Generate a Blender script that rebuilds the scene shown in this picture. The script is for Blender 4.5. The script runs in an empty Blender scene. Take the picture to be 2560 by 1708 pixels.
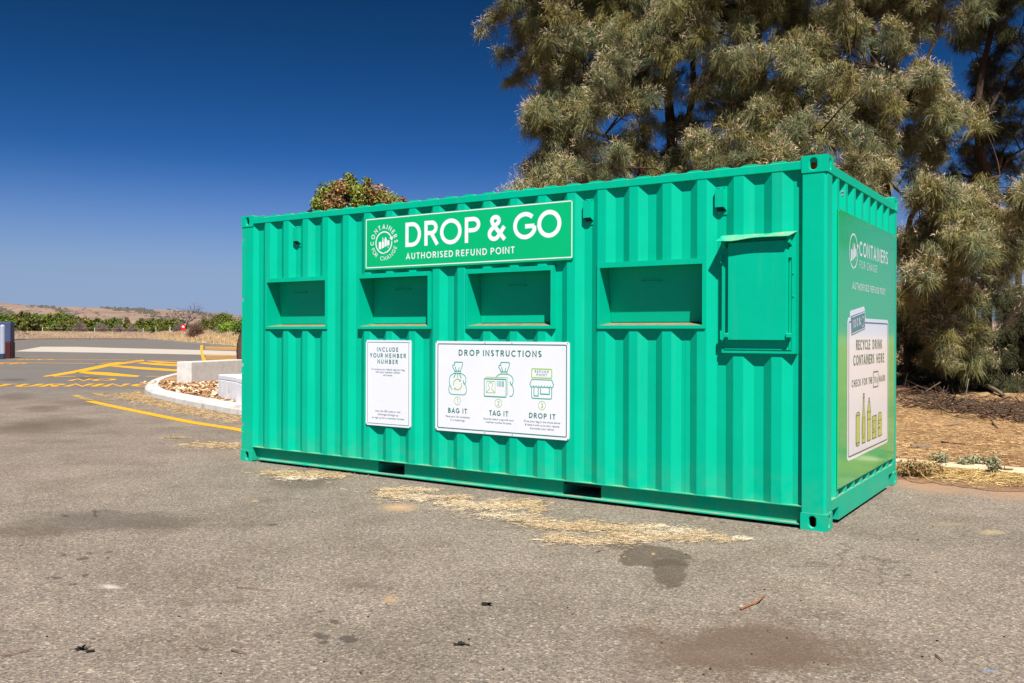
import bpy, bmesh, math, random
import numpy as np
from mathutils import Vector, Matrix

random.seed(7)
RNG = np.random.default_rng(11)
R = math.radians
SC = bpy.context.scene
COL = SC.collection

# ------------------------------------------------------------------ camera, world, sun, exposure
CAM = np.array([1.59848937, -6.25863646, 1.34673335])
YAW, ROLL, FPX, SHY = 0.590122657, 0.00315763, 2226.52, -17.12   # measured on a 2560 x 1708 frame
_c, _s = math.cos(YAW), math.sin(YAW)
FW = np.array([-_s, _c, -0.00022])
_r = np.array([_c, _s, 0.0]); _u = np.cross(_r, FW)
RT = math.cos(ROLL) * _r + math.sin(ROLL) * _u
UP = -math.sin(ROLL) * _r + math.cos(ROLL) * _u
cd = bpy.data.cameras.new('camera'); cam = bpy.data.objects.new('camera', cd); COL.objects.link(cam)
cd.sensor_width = 36.0; cd.lens = FPX / 2560 * 36.0; cd.shift_y = SHY / 2560
cd.clip_start = 0.05; cd.clip_end = 30000
cam.matrix_world = Matrix(((RT[0], UP[0], -FW[0], CAM[0]), (RT[1], UP[1], -FW[1], CAM[1]),
                           (RT[2], UP[2], -FW[2], CAM[2]), (0, 0, 0, 1)))
SC.camera = cam

SUN = Vector((0.92, -1.0, 1.85)).normalized()          # towards the sun
EL = math.asin(SUN.z); AZ = math.atan2(SUN.x, SUN.y)
EXPO = 0.80
SKYK = 10.0 / 2 ** EXPO
W = bpy.data.worlds.new('World'); SC.world = W; W.use_nodes = True
nt = W.node_tree; nt.nodes.clear()
wo = nt.nodes.new('ShaderNodeOutputWorld'); bg = nt.nodes.new('ShaderNodeBackground')
sky = nt.nodes.new('ShaderNodeTexSky'); sky.sky_type = 'NISHITA'; sky.sun_disc = False
sky.sun_elevation = EL; sky.sun_rotation = AZ
sky.altitude = 200; sky.air_density = 1.0; sky.dust_density = 0.6; sky.ozone_density = 4.0
tc0 = nt.nodes.new('ShaderNodeTexCoord'); sx0 = nt.nodes.new('ShaderNodeSeparateXYZ'); cx0 = nt.nodes.new('ShaderNodeCombineXYZ'); nv0 = nt.nodes.new('ShaderNodeVectorMath'); nv0.operation = 'NORMALIZE'
mz0 = nt.nodes.new('ShaderNodeMath'); mz0.operation = 'MAXIMUM'; mz0.inputs[1].default_value = 0.07
nt.links.new(tc0.outputs['Generated'], sx0.inputs[0]); nt.links.new(sx0.outputs[0], cx0.inputs[0]); nt.links.new(sx0.outputs[1], cx0.inputs[1]); nt.links.new(sx0.outputs[2], mz0.inputs[0]); nt.links.new(mz0.outputs[0], cx0.inputs[2])
nt.links.new(cx0.outputs[0], nv0.inputs[0]); nt.links.new(nv0.outputs[0], sky.inputs[0])
# the photograph's deep polarised sky: each channel of the physical sky is steepened (and its solar glow limited)
sp0 = nt.nodes.new('ShaderNodeSeparateColor'); cb0 = nt.nodes.new('ShaderNodeCombineColor'); nt.links.new(sky.outputs[0], sp0.inputs[0])
def _m(op, a, b):
    x = nt.nodes.new('ShaderNodeMath'); x.operation = op
    for i_, q in enumerate((a, b)):
        if isinstance(q, float): x.inputs[i_].default_value = q
        else: nt.links.new(q, x.inputs[i_])
    return x.outputs[0]
for i_, (pw, gn) in enumerate(((2.85, 2.25), (2.1, 1.17), (2.7, 2.05))):
    v_ = _m('MINIMUM', _m('MULTIPLY', sp0.outputs[i_], 0.0888), 0.72)
    nt.links.new(_m('MULTIPLY', _m('POWER', v_, pw), gn * SKYK), cb0.inputs[i_])
mr0 = nt.nodes.new('ShaderNodeMapRange'); mr0.interpolation_type = 'SMOOTHSTEP'; mr0.inputs[1].default_value = 0.20; mr0.inputs[2].default_value = 0.0; mr0.inputs[3].default_value = 0.0; mr0.inputs[4].default_value = 0.75; nt.links.new(sx0.outputs[2], mr0.inputs[0])
mx0 = nt.nodes.new('ShaderNodeMix'); mx0.data_type = 'RGBA'; nt.links.new(mr0.outputs[0], mx0.inputs[0]); nt.links.new(cb0.outputs[0], mx0.inputs[6]); mx0.inputs[7].default_value = (0.33 * SKYK, 0.41 * SKYK, 0.60 * SKYK, 1)
nt.links.new(mx0.outputs[2], bg.inputs[0]); nt.links.new(bg.outputs[0], wo.inputs[0])
bg.inputs[1].default_value = 0.1
sl = bpy.data.lights.new('sun', 'SUN'); sl.energy = 4.8; sl.angle = R(0.5); sl.color = (1.0, 0.965, 0.91)
so = bpy.data.objects.new('sun', sl); COL.objects.link(so)
so.location = (20, -22, 40); so.rotation_euler = SUN.to_track_quat('Z', 'Y').to_euler()
SC.view_settings.view_transform = 'Standard'; SC.view_settings.look = 'None'
SC.view_settings.exposure = EXPO; SC.view_settings.gamma = 1.0
SC.cycles.max_bounces = 6; SC.cycles.diffuse_bounces = 3; SC.cycles.glossy_bounces = 3
SC.cycles.transparent_max_bounces = 4; SC.cycles.use_denoising = True

def ray(px, py):
    return FW + (px - 1280) / FPX * RT - (py - 854 - SHY) / FPX * UP
def P(px, py, depth):
    """design point from the survey frame: a pixel at a forward distance in metres"""
    return CAM + ray(px, py) * depth
def G(px, py, z=0.0):
    d = ray(px, py); t = (z - CAM[2]) / d[2]
    return CAM + d * t
def cosA(px): return 1.0 / math.sqrt(1 + ((px - 1280) / FPX) ** 2)
def Z1(a, b): return (a / 3.671875, 720 + b / 3.671875)      # survey sheet of the far car park
def az(px, dist, z):
    d = ray(px, 840); h = math.hypot(d[0], d[1])
    return np.array([CAM[0] + d[0] / h * dist, CAM[1] + d[1] / h * dist, z])

# ------------------------------------------------------------------ helpers
def tag(o, label=None, cat=None, group=None, kind=None):
    if label: o['label'] = label
    if cat: o['category'] = cat
    if group: o['group'] = group
    if kind: o['kind'] = kind
    return o
def empty(name, loc=(0, 0, 0), **kw):
    o = bpy.data.objects.new(name, None); COL.objects.link(o); o.location = loc
    o.empty_display_size = 0.2
    return tag(o, **kw)
class MB:
    def __init__(s): s.v = []; s.f = []
    def poly(s, pts):
        n = len(s.v); s.v += [tuple(map(float, p)) for p in pts]; s.f.append(tuple(range(n, n + len(pts)))); return s
    def box(s, x0, x1, y0, y1, z0, z1, skip=''):
        n = len(s.v)
        s.v += [(x0, y0, z0), (x1, y0, z0), (x1, y1, z0), (x0, y1, z0), (x0, y0, z1), (x1, y0, z1), (x1, y1, z1), (x0, y1, z1)]
        F = dict(b=(0, 3, 2, 1), t=(4, 5, 6, 7), f=(0, 1, 5, 4), r=(1, 2, 6, 5), k=(2, 3, 7, 6), l=(3, 0, 4, 7))
        s.f += [tuple(n + i for i in F[k]) for k in F if k not in skip]; return s
    def hexa(s, pts):
        n = len(s.v); s.v += [tuple(map(float, p)) for p in pts]
        s.f += [tuple(n + i for i in q) for q in ((0, 3, 2, 1), (4, 5, 6, 7), (0, 1, 5, 4), (1, 2, 6, 5), (2, 3, 7, 6), (3, 0, 4, 7))]; return s
    def prism(s, prof, a, b, fn, caps=True):
        """prof: 2-D outline, swept from a to b; fn(u, v, t) -> xyz"""
        n = len(s.v); m = len(prof)
        s.v += [tuple(fn(u, v, a)) for u, v in prof] + [tuple(fn(u, v, b)) for u, v in prof]
        s.f += [(n + i, n + (i + 1) % m, n + m + (i + 1) % m, n + m + i) for i in range(m)]
        if caps: s.f += [tuple(n + m - 1 - i for i in range(m)), tuple(n + m + i for i in range(m))]
        return s
    def tube(s, pts, rad, k=6, cap=True):
        pts = [np.array(p, float) for p in pts]; n0 = len(s.v); m = len(pts)
        if not hasattr(rad, '__len__'): rad = [rad] * m
        ref = np.array([0.31, 0.17, 0.93])
        for i, p in enumerate(pts):
            t = pts[min(i + 1, m - 1)] - pts[max(i - 1, 0)]; t = t / (np.linalg.norm(t) + 1e-9)
            a = np.cross(t, ref); na = np.linalg.norm(a)
            if na < 0.1: a = np.cross(t, np.array([1.0, 0, 0])); na = np.linalg.norm(a)
            a = a / na; b = np.cross(t, a)
            for j in range(k):
                w = 2 * math.pi * j / k
                s.v.append(tuple(p + rad[i] * (a * math.cos(w) + b * math.sin(w))))
        for i in range(m - 1):
            for j in range(k):
                s.f.append((n0 + i * k + j, n0 + i * k + (j + 1) % k, n0 + (i + 1) * k + (j + 1) % k, n0 + (i + 1) * k + j))
        if cap:
            s.f.append(tuple(n0 + k - 1 - j for j in range(k))); s.f.append(tuple(n0 + (m - 1) * k + j for j in range(k)))
        return s
    def build(s, name, mat, parent=None, smooth=False, bevel=0, merge=False, **kw):
        me = bpy.data.meshes.new(name); me.from_pydata(s.v, [], s.f)
        bm = bmesh.new(); bm.from_mesh(me)
        if merge: bmesh.ops.remove_doubles(bm, verts=bm.verts, dist=1e-5)
        bmesh.ops.recalc_face_normals(bm, faces=bm.faces)
        bm.to_mesh(me); bm.free()
        me.materials.append(mat)
        if smooth: me.polygons.foreach_set('use_smooth', [True] * len(me.polygons))
        o = bpy.data.objects.new(name, me); COL.objects.link(o)
        if parent: o.parent = parent
        if bevel:
            b = o.modifiers.new('bevel', 'BEVEL'); b.width = bevel; b.segments = 2; b.limit_method = 'ANGLE'; b.angle_limit = R(40)
        return tag(o, **kw)
def raw_mesh(name, V, F, mat, parent=None, colors=None, **kw):
    """V (n,3), F (m,4) numpy arrays; colors (n,3) per vertex -> attribute 'tint'"""
    me = bpy.data.meshes.new(name); V = np.asarray(V, np.float32); F = np.asarray(F, np.int32)
    me.vertices.add(len(V)); me.vertices.foreach_set('co', V.ravel())
    me.loops.add(F.size); me.loops.foreach_set('vertex_index', F.ravel())
    me.polygons.add(len(F)); me.polygons.foreach_set('loop_start', np.arange(0, F.size, F.shape[1], dtype=np.int32))
    me.update(calc_edges=True); me.validate()
    if colors is not None:
        a = me.attributes.new('tint', 'FLOAT_COLOR', 'POINT')
        a.data.foreach_set('color', np.c_[colors, np.ones(len(colors))].astype(np.float32).ravel())
    me.materials.append(mat)
    o = bpy.data.objects.new(name, me); COL.objects.link(o)
    if parent: o.parent = parent
    return tag(o, **kw)

# ------------------------------------------------------------------ materials
class NT:
    def __init__(s, name, rough=0.5, spec=0.5):
        s.m = bpy.data.materials.new(name); s.m.use_nodes = True; s.t = s.m.node_tree
        s.b = s.t.nodes['Principled BSDF']; s.b.inputs['Roughness'].default_value = rough
        s.b.inputs['Specular IOR Level'].default_value = spec
    def n(s, typ, **kw):
        x = s.t.nodes.new(typ)
        for k, v in kw.items(): setattr(x, k, v)
        return x
    def link(s, a, b): s.t.links.new(a, b)
    def coord(s):
        if not hasattr(s, '_c'): s._c = s.n('ShaderNodeNewGeometry').outputs['Position']
        return s._c
    def noise(s, scale, detail=3, rough=0.55, vec=None, dist=0.0):
        x = s.n('ShaderNodeTexNoise'); x.inputs['Scale'].default_value = scale; x.inputs['Detail'].default_value = detail
        x.inputs['Roughness'].default_value = rough; x.inputs['Distortion'].default_value = dist
        s.link(vec or s.coord(), x.inputs['Vector']); return x.outputs['Fac']
    def voro(s, scale, feature='F1', out='Distance', vec=None):
        x = s.n('ShaderNodeTexVoronoi'); x.feature = feature; x.inputs['Scale'].default_value = scale
        s.link(vec or s.coord(), x.inputs['Vector']); return x.outputs[out]
    def ramp(s, fac, stops):
        x = s.n('ShaderNodeValToRGB'); e = x.color_ramp.elements
        while len(e) < len(stops): e.new(0.5)
        for q, (p, c) in zip(e, stops): q.position = p; q.color = (*c, 1) if len(c) == 3 else c
        s.link(fac, x.inputs[0]); return x.outputs[0]
    def rng(s, fac, a, b, lo=0.0, hi=1.0):
        x = s.n('ShaderNodeMapRange'); x.inputs[1].default_value = a; x.inputs[2].default_value = b
        x.inputs[3].default_value = lo; x.inputs[4].default_value = hi; s.link(fac, x.inputs[0]); return x.outputs[0]
    def math(s, op, a, b=None):
        x = s.n('ShaderNodeMath', operation=op)
        for i, q in enumerate((a, b)):
            if q is None: continue
            if isinstance(q, (int, float)): x.inputs[i].default_value = q
            else: s.link(q, x.inputs[i])
        return x.outputs[0]
    def mix(s, fac, a, b, mode='MIX'):
        x = s.n('ShaderNodeMix', data_type='RGBA', blend_type=mode)
        for i, q in ((0, fac), (6, a), (7, b)):
            if isinstance(q, (int, float)): x.inputs[i].default_value = q
            elif isinstance(q, tuple): x.inputs[i].default_value = (*q, 1)
            else: s.link(q, x.inputs[i])
        return x.outputs[2]
    def base(s, c):
        if isinstance(c, tuple): s.b.inputs['Base Color'].default_value = (*c, 1)
        else: s.link(c, s.b.inputs['Base Color'])
        return s
    def bump(s, h, strength=0.3, dist=0.01):
        x = s.n('ShaderNodeBump'); x.inputs['Strength'].default_value = strength; x.inputs['Distance'].default_value = dist
        s.link(h, x.inputs['Height']); s.link(x.outputs[0], s.b.inputs['Normal']); return s
    def rough(s, f): s.link(f, s.b.inputs['Roughness']); return s

def plain(name, c, rough=0.5, var=0.12, scale=6, spec=0.4):
    t = NT(name, rough, spec); n = t.noise(scale, 4)
    lo = tuple(x * (1 - var) for x in c); hi = tuple(min(1, x * (1 + var)) for x in c)
    t.base(t.ramp(n, [(0.3, lo), (0.7, hi)])); return t.m
def tinted(name, c, rough=0.8, spec=0.2):
    t = NT(name, rough, spec); a = t.n('ShaderNodeAttribute', attribute_name='tint')
    t.base(t.mix(1.0, c, a.outputs['Color'], 'MULTIPLY')); return t.m

def paint_mat():
    t = NT('teal_container_paint', 0.5, 0.08)
    n = t.noise(1.7, 4); n2 = t.noise(45, 2)
    c = t.ramp(n, [(0.3, (0.000, 0.380, 0.226)), (0.7, (0.000, 0.418, 0.252))])
    # dust lying on upward faces
    g = t.n('ShaderNodeNewGeometry'); sp = t.n('ShaderNodeSeparateXYZ'); t.link(g.outputs['True Normal'], sp.inputs[0])
    up = t.rng(sp.outputs['Z'], 0.75, 0.95)
    dn = t.rng(t.noise(9, 5), 0.35, 0.62)
    c = t.mix(t.math('MULTIPLY', t.math('MULTIPLY', up, dn), 0.8), c, (0.40, 0.33, 0.20))
    # small chips and scuffs
    v = t.voro(7.0); chip = t.math('MULTIPLY', t.math('LESS_THAN', v, 0.028), t.math('GREATER_THAN', t.noise(1.3, 2), 0.55))
    c = t.mix(t.math('MULTIPLY', chip, 0.75), c, (0.05, 0.10, 0.08))
    # faint vertical streaks of grime
    mp = t.n('ShaderNodeMapping'); mp.inputs['Scale'].default_value = (16, 16, 0.7); t.link(t.coord(), mp.inputs[0])
    st = t.rng(t.noise(1.0, 4, vec=mp.outputs[0]), 0.58, 0.8)
    c = t.mix(t.math('MULTIPLY', st, 0.13), c, (0.10, 0.26, 0.18))
    sz = t.n('ShaderNodeSeparateXYZ'); t.link(t.coord(), sz.inputs[0])
    splash = t.math('MULTIPLY', t.rng(sz.outputs['Z'], 0.42, 0.0), t.rng(t.noise(7, 5, 0.7), 0.42, 0.75))
    c = t.mix(t.math('MULTIPLY', splash, 0.38), c, (0.16, 0.19, 0.10))
    v3 = t.voro(13.0); rs = t.math('MULTIPLY', t.math('LESS_THAN', v3, 0.05), t.math('GREATER_THAN', t.noise(2.1, 3), 0.60))
    c = t.mix(t.math('MULTIPLY', rs, 0.6), c, (0.16, 0.10, 0.05))
    fade = t.rng(t.noise(0.55, 4), 0.35, 0.7); c = t.mix(t.math('MULTIPLY', fade, 0.10), c, (0.0, 0.45, 0.29))
    t.base(c); t.rough(t.rng(n2, 0.3, 0.7, 0.36, 0.5)); t.bump(t.noise(2.6, 3), 0.16, 0.03)
    return t.m

# ---------------- asphalt with its stains (each stain has a place and a shape of its own)
def asphalt_mat():
    t = NT('asphalt', 0.85, 0.25)
    pos = t.coord()
    v = t.n('ShaderNodeTexVoronoi'); v.inputs['Scale'].default_value = 88; t.link(pos, v.inputs['Vector'])
    vs = t.n('ShaderNodeSeparateColor'); t.link(v.outputs['Color'], vs.inputs[0])
    v2 = t.n('ShaderNodeTexVoronoi'); v2.inputs['Scale'].default_value = 210; t.link(pos, v2.inputs['Vector'])
    vs2 = t.n('ShaderNodeSeparateColor'); t.link(v2.outputs['Color'], vs2.inputs[0])
    stone = t.ramp(vs.outputs[0], [(0.0, (0.090, 0.079, 0.069)), (0.3, (0.160, 0.139, 0.120)), (0.7, (0.220, 0.188, 0.160)), (0.92, (0.285, 0.238, 0.192)), (1.0, (0.42, 0.365, 0.31))])
    c = t.mix(t.rng(vs2.outputs[1], 0, 1, 0.0, 0.42), stone, (0.160, 0.137, 0.117))
    c = t.mix(t.math('MULTIPLY', t.math('LESS_THAN', vs2.outputs[2], 0.07), 0.7), c, (0.055, 0.048, 0.042))
    big = t.noise(0.35, 5, 0.6)
    c = t.mix(1.0, c, t.ramp(big, [(0.3, (0.92, 0.885, 0.84)), (0.5, (1.11, 1.06, 1.0)), (0.7, (1.26, 1.19, 1.11))]), 'MULTIPLY')
    mid = t.noise(1.7, 4, 0.6)
    c = t.mix(1.0, c, t.ramp(mid, [(0.28, (0.80, 0.77, 0.72)), (0.55, (1.03, 1.02, 1.0)), (0.75, (1.10, 1.08, 1.05))]), 'MULTIPLY')
    mk = t.n('ShaderNodeTexVoronoi'); mk.feature = 'DISTANCE_TO_EDGE'; mk.inputs['Scale'].default_value = 0.42
    wv = t.n('ShaderNodeTexNoise'); wv.inputs['Scale'].default_value = 2.2; wv.inputs['Detail'].default_value = 6; t.link(pos, wv.inputs['Vector'])
    wm = t.n('ShaderNodeVectorMath', operation='MULTIPLY_ADD'); t.link(wv.outputs['Color'], wm.inputs[0]); wm.inputs[1].default_value = (.7, .7, .7); t.link(pos, wm.inputs[2]); t.link(wm.outputs[0], mk.inputs['Vector'])
    ck = t.math('MULTIPLY', t.rng(mk.outputs['Distance'], 0.006, 0.0), t.rng(t.noise(0.5, 3), 0.50, 0.62))
    c = t.mix(t.math('MULTIPLY', ck, 0.55), c, (0.05, 0.042, 0.036))
    # greyer, newer surface further out
    sp = t.n('ShaderNodeSeparateXYZ'); t.link(pos, sp.inputs[0])
    far = t.rng(t.math('ADD', sp.outputs[0], t.math('MULTIPLY', t.noise(0.22, 3), 6.0)), -12, -19)
    c = t.mix(t.math('MULTIPLY', far, 0.85), c, t.mix(0.25, (0.118, 0.112, 0.108), c))
    # warp used by every stain outline
    wx = t.n('ShaderNodeTexNoise'); wx.inputs['Scale'].default_value = 3.2; wx.inputs['Detail'].default_value = 5; t.link(pos, wx.inputs['Vector'])
    w0 = t.n('ShaderNodeVectorMath', operation='SUBTRACT'); t.link(wx.outputs['Color'], w0.inputs[0]); w0.inputs[1].default_value = (.5, .5, .5)
    wf = t.n('ShaderNodeTexNoise'); wf.inputs['Scale'].default_value = 14; wf.inputs['Detail'].default_value = 4; t.link(pos, wf.inputs['Vector'])
    w1 = t.n('ShaderNodeVectorMath', operation='SUBTRACT'); t.link(wf.outputs['Color'], w1.inputs[0]); w1.inputs[1].default_value = (.5, .5, .5)
    def stain(c, xy, rx, ry, rot, col, k, soft=0.5, warp=0.5, fine=0.12):
        a = t.n('ShaderNodeVectorMath', operation='MULTIPLY_ADD'); t.link(w0.outputs[0], a.inputs[0]); a.inputs[1].default_value = (warp * 2 * min(rx, ry) + .02,) * 3; t.link(pos, a.inputs[2])
        a2 = t.n('ShaderNodeVectorMath', operation='MULTIPLY_ADD'); t.link(w1.outputs[0], a2.inputs[0]); a2.inputs[1].default_value = (fine,) * 3; t.link(a.outputs[0], a2.inputs[2])
        mp = t.n('ShaderNodeMapping', vector_type='TEXTURE'); mp.inputs['Location'].default_value = (xy[0], xy[1], 0)
        mp.inputs['Rotation'].default_value = (0, 0, rot); mp.inputs['Scale'].default_value = (rx, ry, 10); t.link(a2.outputs[0], mp.inputs[0])
        ln = t.n('ShaderNodeVectorMath', operation='LENGTH'); t.link(mp.outputs[0], ln.inputs[0])
        f = t.math('MULTIPLY', t.rng(ln.outputs['Value'], 1.0, 1.0 - soft), k)
        return t.mix(f, c, col, 'MULTIPLY' if max(col) <= 1 and col[0] < 0 else 'MIX')
    B = (0.078, 0.056, 0.038)
    S = []
    def sp_(px, py, rxp, ryp, col, k, soft=0.5, warp=0.5, fine=0.03, d=2560 / 2350):
        """stain from the survey: centre and half sizes as seen, laid on the ground"""
        o = G(px * d, py * d); a = G((px + rxp) * d, py * d) - o; b = G(px * d, (py - ryp) * d) - o
        M = np.array([[a[0], b[0]], [a[1], b[1]]]); U_, s_, _v = np.linalg.svd(M)
        S.append((o, max(.012, s_[0]), max(.012, s_[1]), math.atan2(U_[1, 0], U_[0, 0]), col, k, soft, warp, fine))
    sp_(1700, 1500, 330, 92, (0.112, 0.072, 0.047), 0.80, 0.55, 0.9, 0.25); sp_(1640, 1500, 130, 24, (0.20, 0.145, 0.105), 0.25, 0.9, 0.9, 0.2); sp_(1800, 1520, 140, 40, (0.11, 0.07, 0.045), 0.4, 0.5, 0.9, 0.2); sp_(1490, 1440, 60, 20, (0.12, 0.08, 0.05), 0.35, 0.6, 0.9, 0.2)
    sp_(1500, 1278, 88, 24, B, 0.74, 0.10, 0.6, 0.13); sp_(1535, 1315, 44, 36, B, 0.70, 0.12, 0.6, 0.12); sp_(1440, 1253, 60, 10, B, 0.6, 0.4, 0.6)
    sp_(250, 1195, 265, 24, (0.085, 0.070, 0.056), 0.58, 0.42, 0.9, 0.25); sp_(60, 1220, 150, 16, B, 0.5, 0.5); sp_(360, 1215, 100, 14, B, 0.3, 0.5)
    sp_(690, 1105, 120, 22, B, 0.42, 0.5); sp_(140, 970, 150, 14, B, 0.5, 0.6); sp_(60, 985, 110, 16, B, 0.55, 0.5); sp_(95, 938, 60, 9, B, 0.5, 0.6); sp_(180, 925, 70, 8, B, 0.35, 0.6)
    sp_(40, 910, 60, 10, B, 0.45, 0.6); sp_(200, 868, 40, 5, (0.05, 0.045, 0.04), 0.5, 0.6); sp_(30, 872, 50, 4, (0.05, 0.045, 0.04), 0.5, 0.6)
    DK = (0.045, 0.036, 0.030)
    for px, py, rx, ry in ((735, 1463, 26, 10), (793, 1467, 30, 12), (740, 1475, 12, 5), (770, 1427, 16, 6), (735, 1403, 10, 3), (187, 1281, 16, 5), (152, 1273, 9, 3),
                           (202, 1269, 9, 3), (245, 1268, 7, 2), (245, 1283, 9, 3), (125, 1327, 16, 5), (195, 1321, 12, 4), (165, 1341, 12, 3), (470, 1493, 14, 4), (390, 1470, 10, 3),
                           (225, 1466, 12, 4), (145, 1185, 12, 4), (215, 1180, 5, 12), (2087, 1320, 11, 4), (2148, 1313, 8, 3), (630, 1205, 14, 3), (1630, 1181, 9, 3), (1660, 1199, 6, 2)):
        sp_(px, py, rx, ry, DK, 0.70, 0.45, 0.9, 0.09)
    for q in ((2145, 1525, 14, 4), (1990, 1470, 40, 6), (2010, 1430, 55, 9), (1900, 1410, 50, 8)): sp_(*q, DK, 0.28, 0.7, 0.9, 0.15)
    sp_(530, 1380, 60, 10, (0.12, 0.085, 0.055), 0.6, 0.7); sp_(830, 1345, 70, 8, (0.10, 0.082, 0.066), 0.5, 0.7); sp_(430, 1385, 40, 5, (0.14, 0.095, 0.06), 0.5, 0.7)
    OR = (0.47, 0.29, 0.15)
    sp_(915, 1165, 62, 10, OR, 0.85, 0.9, 0.3, 0.06); sp_(895, 1375, 30, 13, OR, 0.5, 0.9, 0.6, 0.08); sp_(585, 1150, 14, 3, OR, 0.7, 0.8); sp_(1500, 1271, 6, 3, OR, 0.8, 0.6)
    sp_(258, 1347, 38, 7, (0.55, 0.50, 0.46), 0.7, 0.9, 0.6, 0.08); sp_(2270, 1540, 18, 4, (0.16, 0.22, 0.36), 0.7, 0.8); sp_(2275, 1222, 45, 7, (0.42, 0.32, 0.18), 0.6, 0.9, 0.6, 0.1); sp_(2180, 1203, 70, 6, (0.33, 0.26, 0.17), 0.4, 0.9)
    sp_(1710, 1184, 60, 8, (0.40, 0.30, 0.17), 0.45, 0.9, 0.7, 0.1); sp_(700, 1140, 50, 5, (0.24, 0.2, 0.17), 0.4, 0.9)
    for o, rx, ry, rot, col, k, soft, warp, fine in S: c = stain(c, o, rx, ry, rot, col, k, soft, warp, fine)
    # sandy litter near the dirt edge
    e = t.rng(t.math('ADD', sp.outputs[1], t.math('MULTIPLY', t.noise(2.5, 4), 1.2)), 2.55, 3.15)
    e = t.math('MULTIPLY', e, t.math('GREATER_THAN', sp.outputs[0], -9.0))
    c = t.mix(t.math('MULTIPLY', e, 0.95), c, t.mix(t.noise(24, 4), (0.24, 0.135, 0.08), (0.42, 0.26, 0.16)))
    t.base(c); t.bump(v.outputs['Distance'], 0.5, 0.006)
    return t.m

def soil_mat(name, c0, c1, c2, scale=30):
    t = NT(name, 0.95, 0.1)
    a = t.noise(scale, 6, 0.7); b = t.noise(0.9, 4, 0.6)
    mp = t.n('ShaderNodeMapping'); mp.inputs['Scale'].default_value = (1, 3.5, 1); mp.inputs['Rotation'].default_value = (0, 0, 0.5); t.link(t.coord(), mp.inputs[0])
    f = t.noise(26, 4, 0.7, vec=mp.outputs[0])
    c = t.ramp(a, [(0.28, c0), (0.5, c1), (0.72, c2)])
    c = t.mix(0.55, c, t.ramp(f, [(0.3, c0), (0.5, c1), (0.68, c2)]))
    c = t.mix(1.0, c, t.ramp(b, [(0.3, (0.72, 0.70, 0.68)), (0.7, (1.12, 1.1, 1.08))]), 'MULTIPLY')
    t.base(c); t.bump(a, 0.9, 0.05); return t.m

M = {}
M['paint'] = paint_mat()
M['asphalt'] = asphalt_mat()
M['litter_soil'] = soil_mat('dry_needle_ground', (0.27, 0.155, 0.072), (0.45, 0.28, 0.135), (0.58, 0.39, 0.20))
M['dirt'] = soil_mat('red_dirt', (0.22, 0.12, 0.07), (0.34, 0.20, 0.12), (0.44, 0.28, 0.17), 22)
M['mulch'] = soil_mat('bark_mulch', (0.17, 0.09, 0.04), (0.40, 0.23, 0.11), (0.70, 0.52, 0.33), 24)
M['dry_verge'] = soil_mat('dry_verge', (0.30, 0.20, 0.11), (0.45, 0.32, 0.18), (0.55, 0.41, 0.25), 0.9)
M['concrete'] = plain('pale_concrete', (0.54, 0.52, 0.48), 0.85, 0.12, 7, 0.2)
M['path'] = plain('path_concrete', (0.58, 0.46, 0.31), 0.9, 0.14, 9, 0.2)
M['slab'] = plain('road_concrete', (0.44, 0.385, 0.32), 0.9, 0.07, 0.6, 0.2)
def kerb_mat():
    t = NT('kerb_concrete', 0.85, 0.2); n = t.noise(5, 5)
    c = t.ramp(n, [(0.3, (0.47, 0.44, 0.40)), (0.65, (0.60, 0.57, 0.53))])
    s = t.math('MULTIPLY', t.rng(t.noise(2.1, 5, 0.65), 0.57, 0.70), 0.75)
    t.base(t.mix(s, c, (0.16, 0.13, 0.11))); return t.m
M['kerb'] = kerb_mat()
def white_block_mat():
    t = NT('white_painted_concrete', 0.8, 0.25); n = t.noise(4, 5)
    c = t.ramp(n, [(0.3, (0.66, 0.67, 0.69)), (0.7, (0.80, 0.80, 0.81))])
    s = t.math('MULTIPLY', t.rng(t.noise(3.3, 6, 0.7), 0.60, 0.66), 0.8)
    t.base(t.mix(s, c, (0.20, 0.16, 0.13))); return t.m
M['white_block'] = white_block_mat()
def yellow_mat():
    t = NT('yellow_road_paint', 0.75, 0.3); n = t.noise(60, 4, 0.7)
    c = t.ramp(n, [(0.3, (0.62, 0.28, 0.006)), (0.6, (0.76, 0.36, 0.008))])
    w = t.rng(t.noise(1.6, 6, 0.7), 0.60, 0.72)
    t.base(t.mix(t.math('MULTIPLY', w, 0.7), c, (0.22, 0.16, 0.09))); return t.m
M['yellow'] = yellow_mat()
def faded_mat():
    t = NT('faded_yellow_paint', 0.85, 0.2); n = t.rng(t.noise(7, 6, 0.75), 0.42, 0.62)
    t.base(t.mix(n, (0.16, 0.135, 0.11), (0.60, 0.36, 0.05))); return t.m
M['faded'] = faded_mat()
M['sign_white'] = plain('white_sign_face', (0.69, 0.705, 0.76), 0.4, 0.015, 3, 0.25)
M['sign_green'] = plain('green_sign_face', (0.0, 0.405, 0.145), 0.4, 0.03, 2, 0.2)
def glossy(name, c, rough=0.13):
    t = NT(name, rough, 0.65); n = t.noise(2.2, 3); t.base(c); t.bump(n, 0.05, 0.02)
    t.b.inputs['Coat Weight'].default_value = 0.4; t.b.inputs['Coat Roughness'].default_value = 0.07; return t.m
M['end_green'] = glossy('glossy_green_vinyl', (0.0, 0.42, 0.115))
M['end_white'] = glossy('glossy_white_vinyl', (0.74, 0.75, 0.79), 0.16)
M['end_letter'] = glossy('glossy_white_letters', (0.80, 0.80, 0.82), 0.2)
M['end_dark'] = glossy('glossy_dark_green_ink', (0.015, 0.115, 0.05), 0.2)
M['end_slate'] = glossy('glossy_slate_ink', (0.03, 0.16, 0.13), 0.2)
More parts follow.
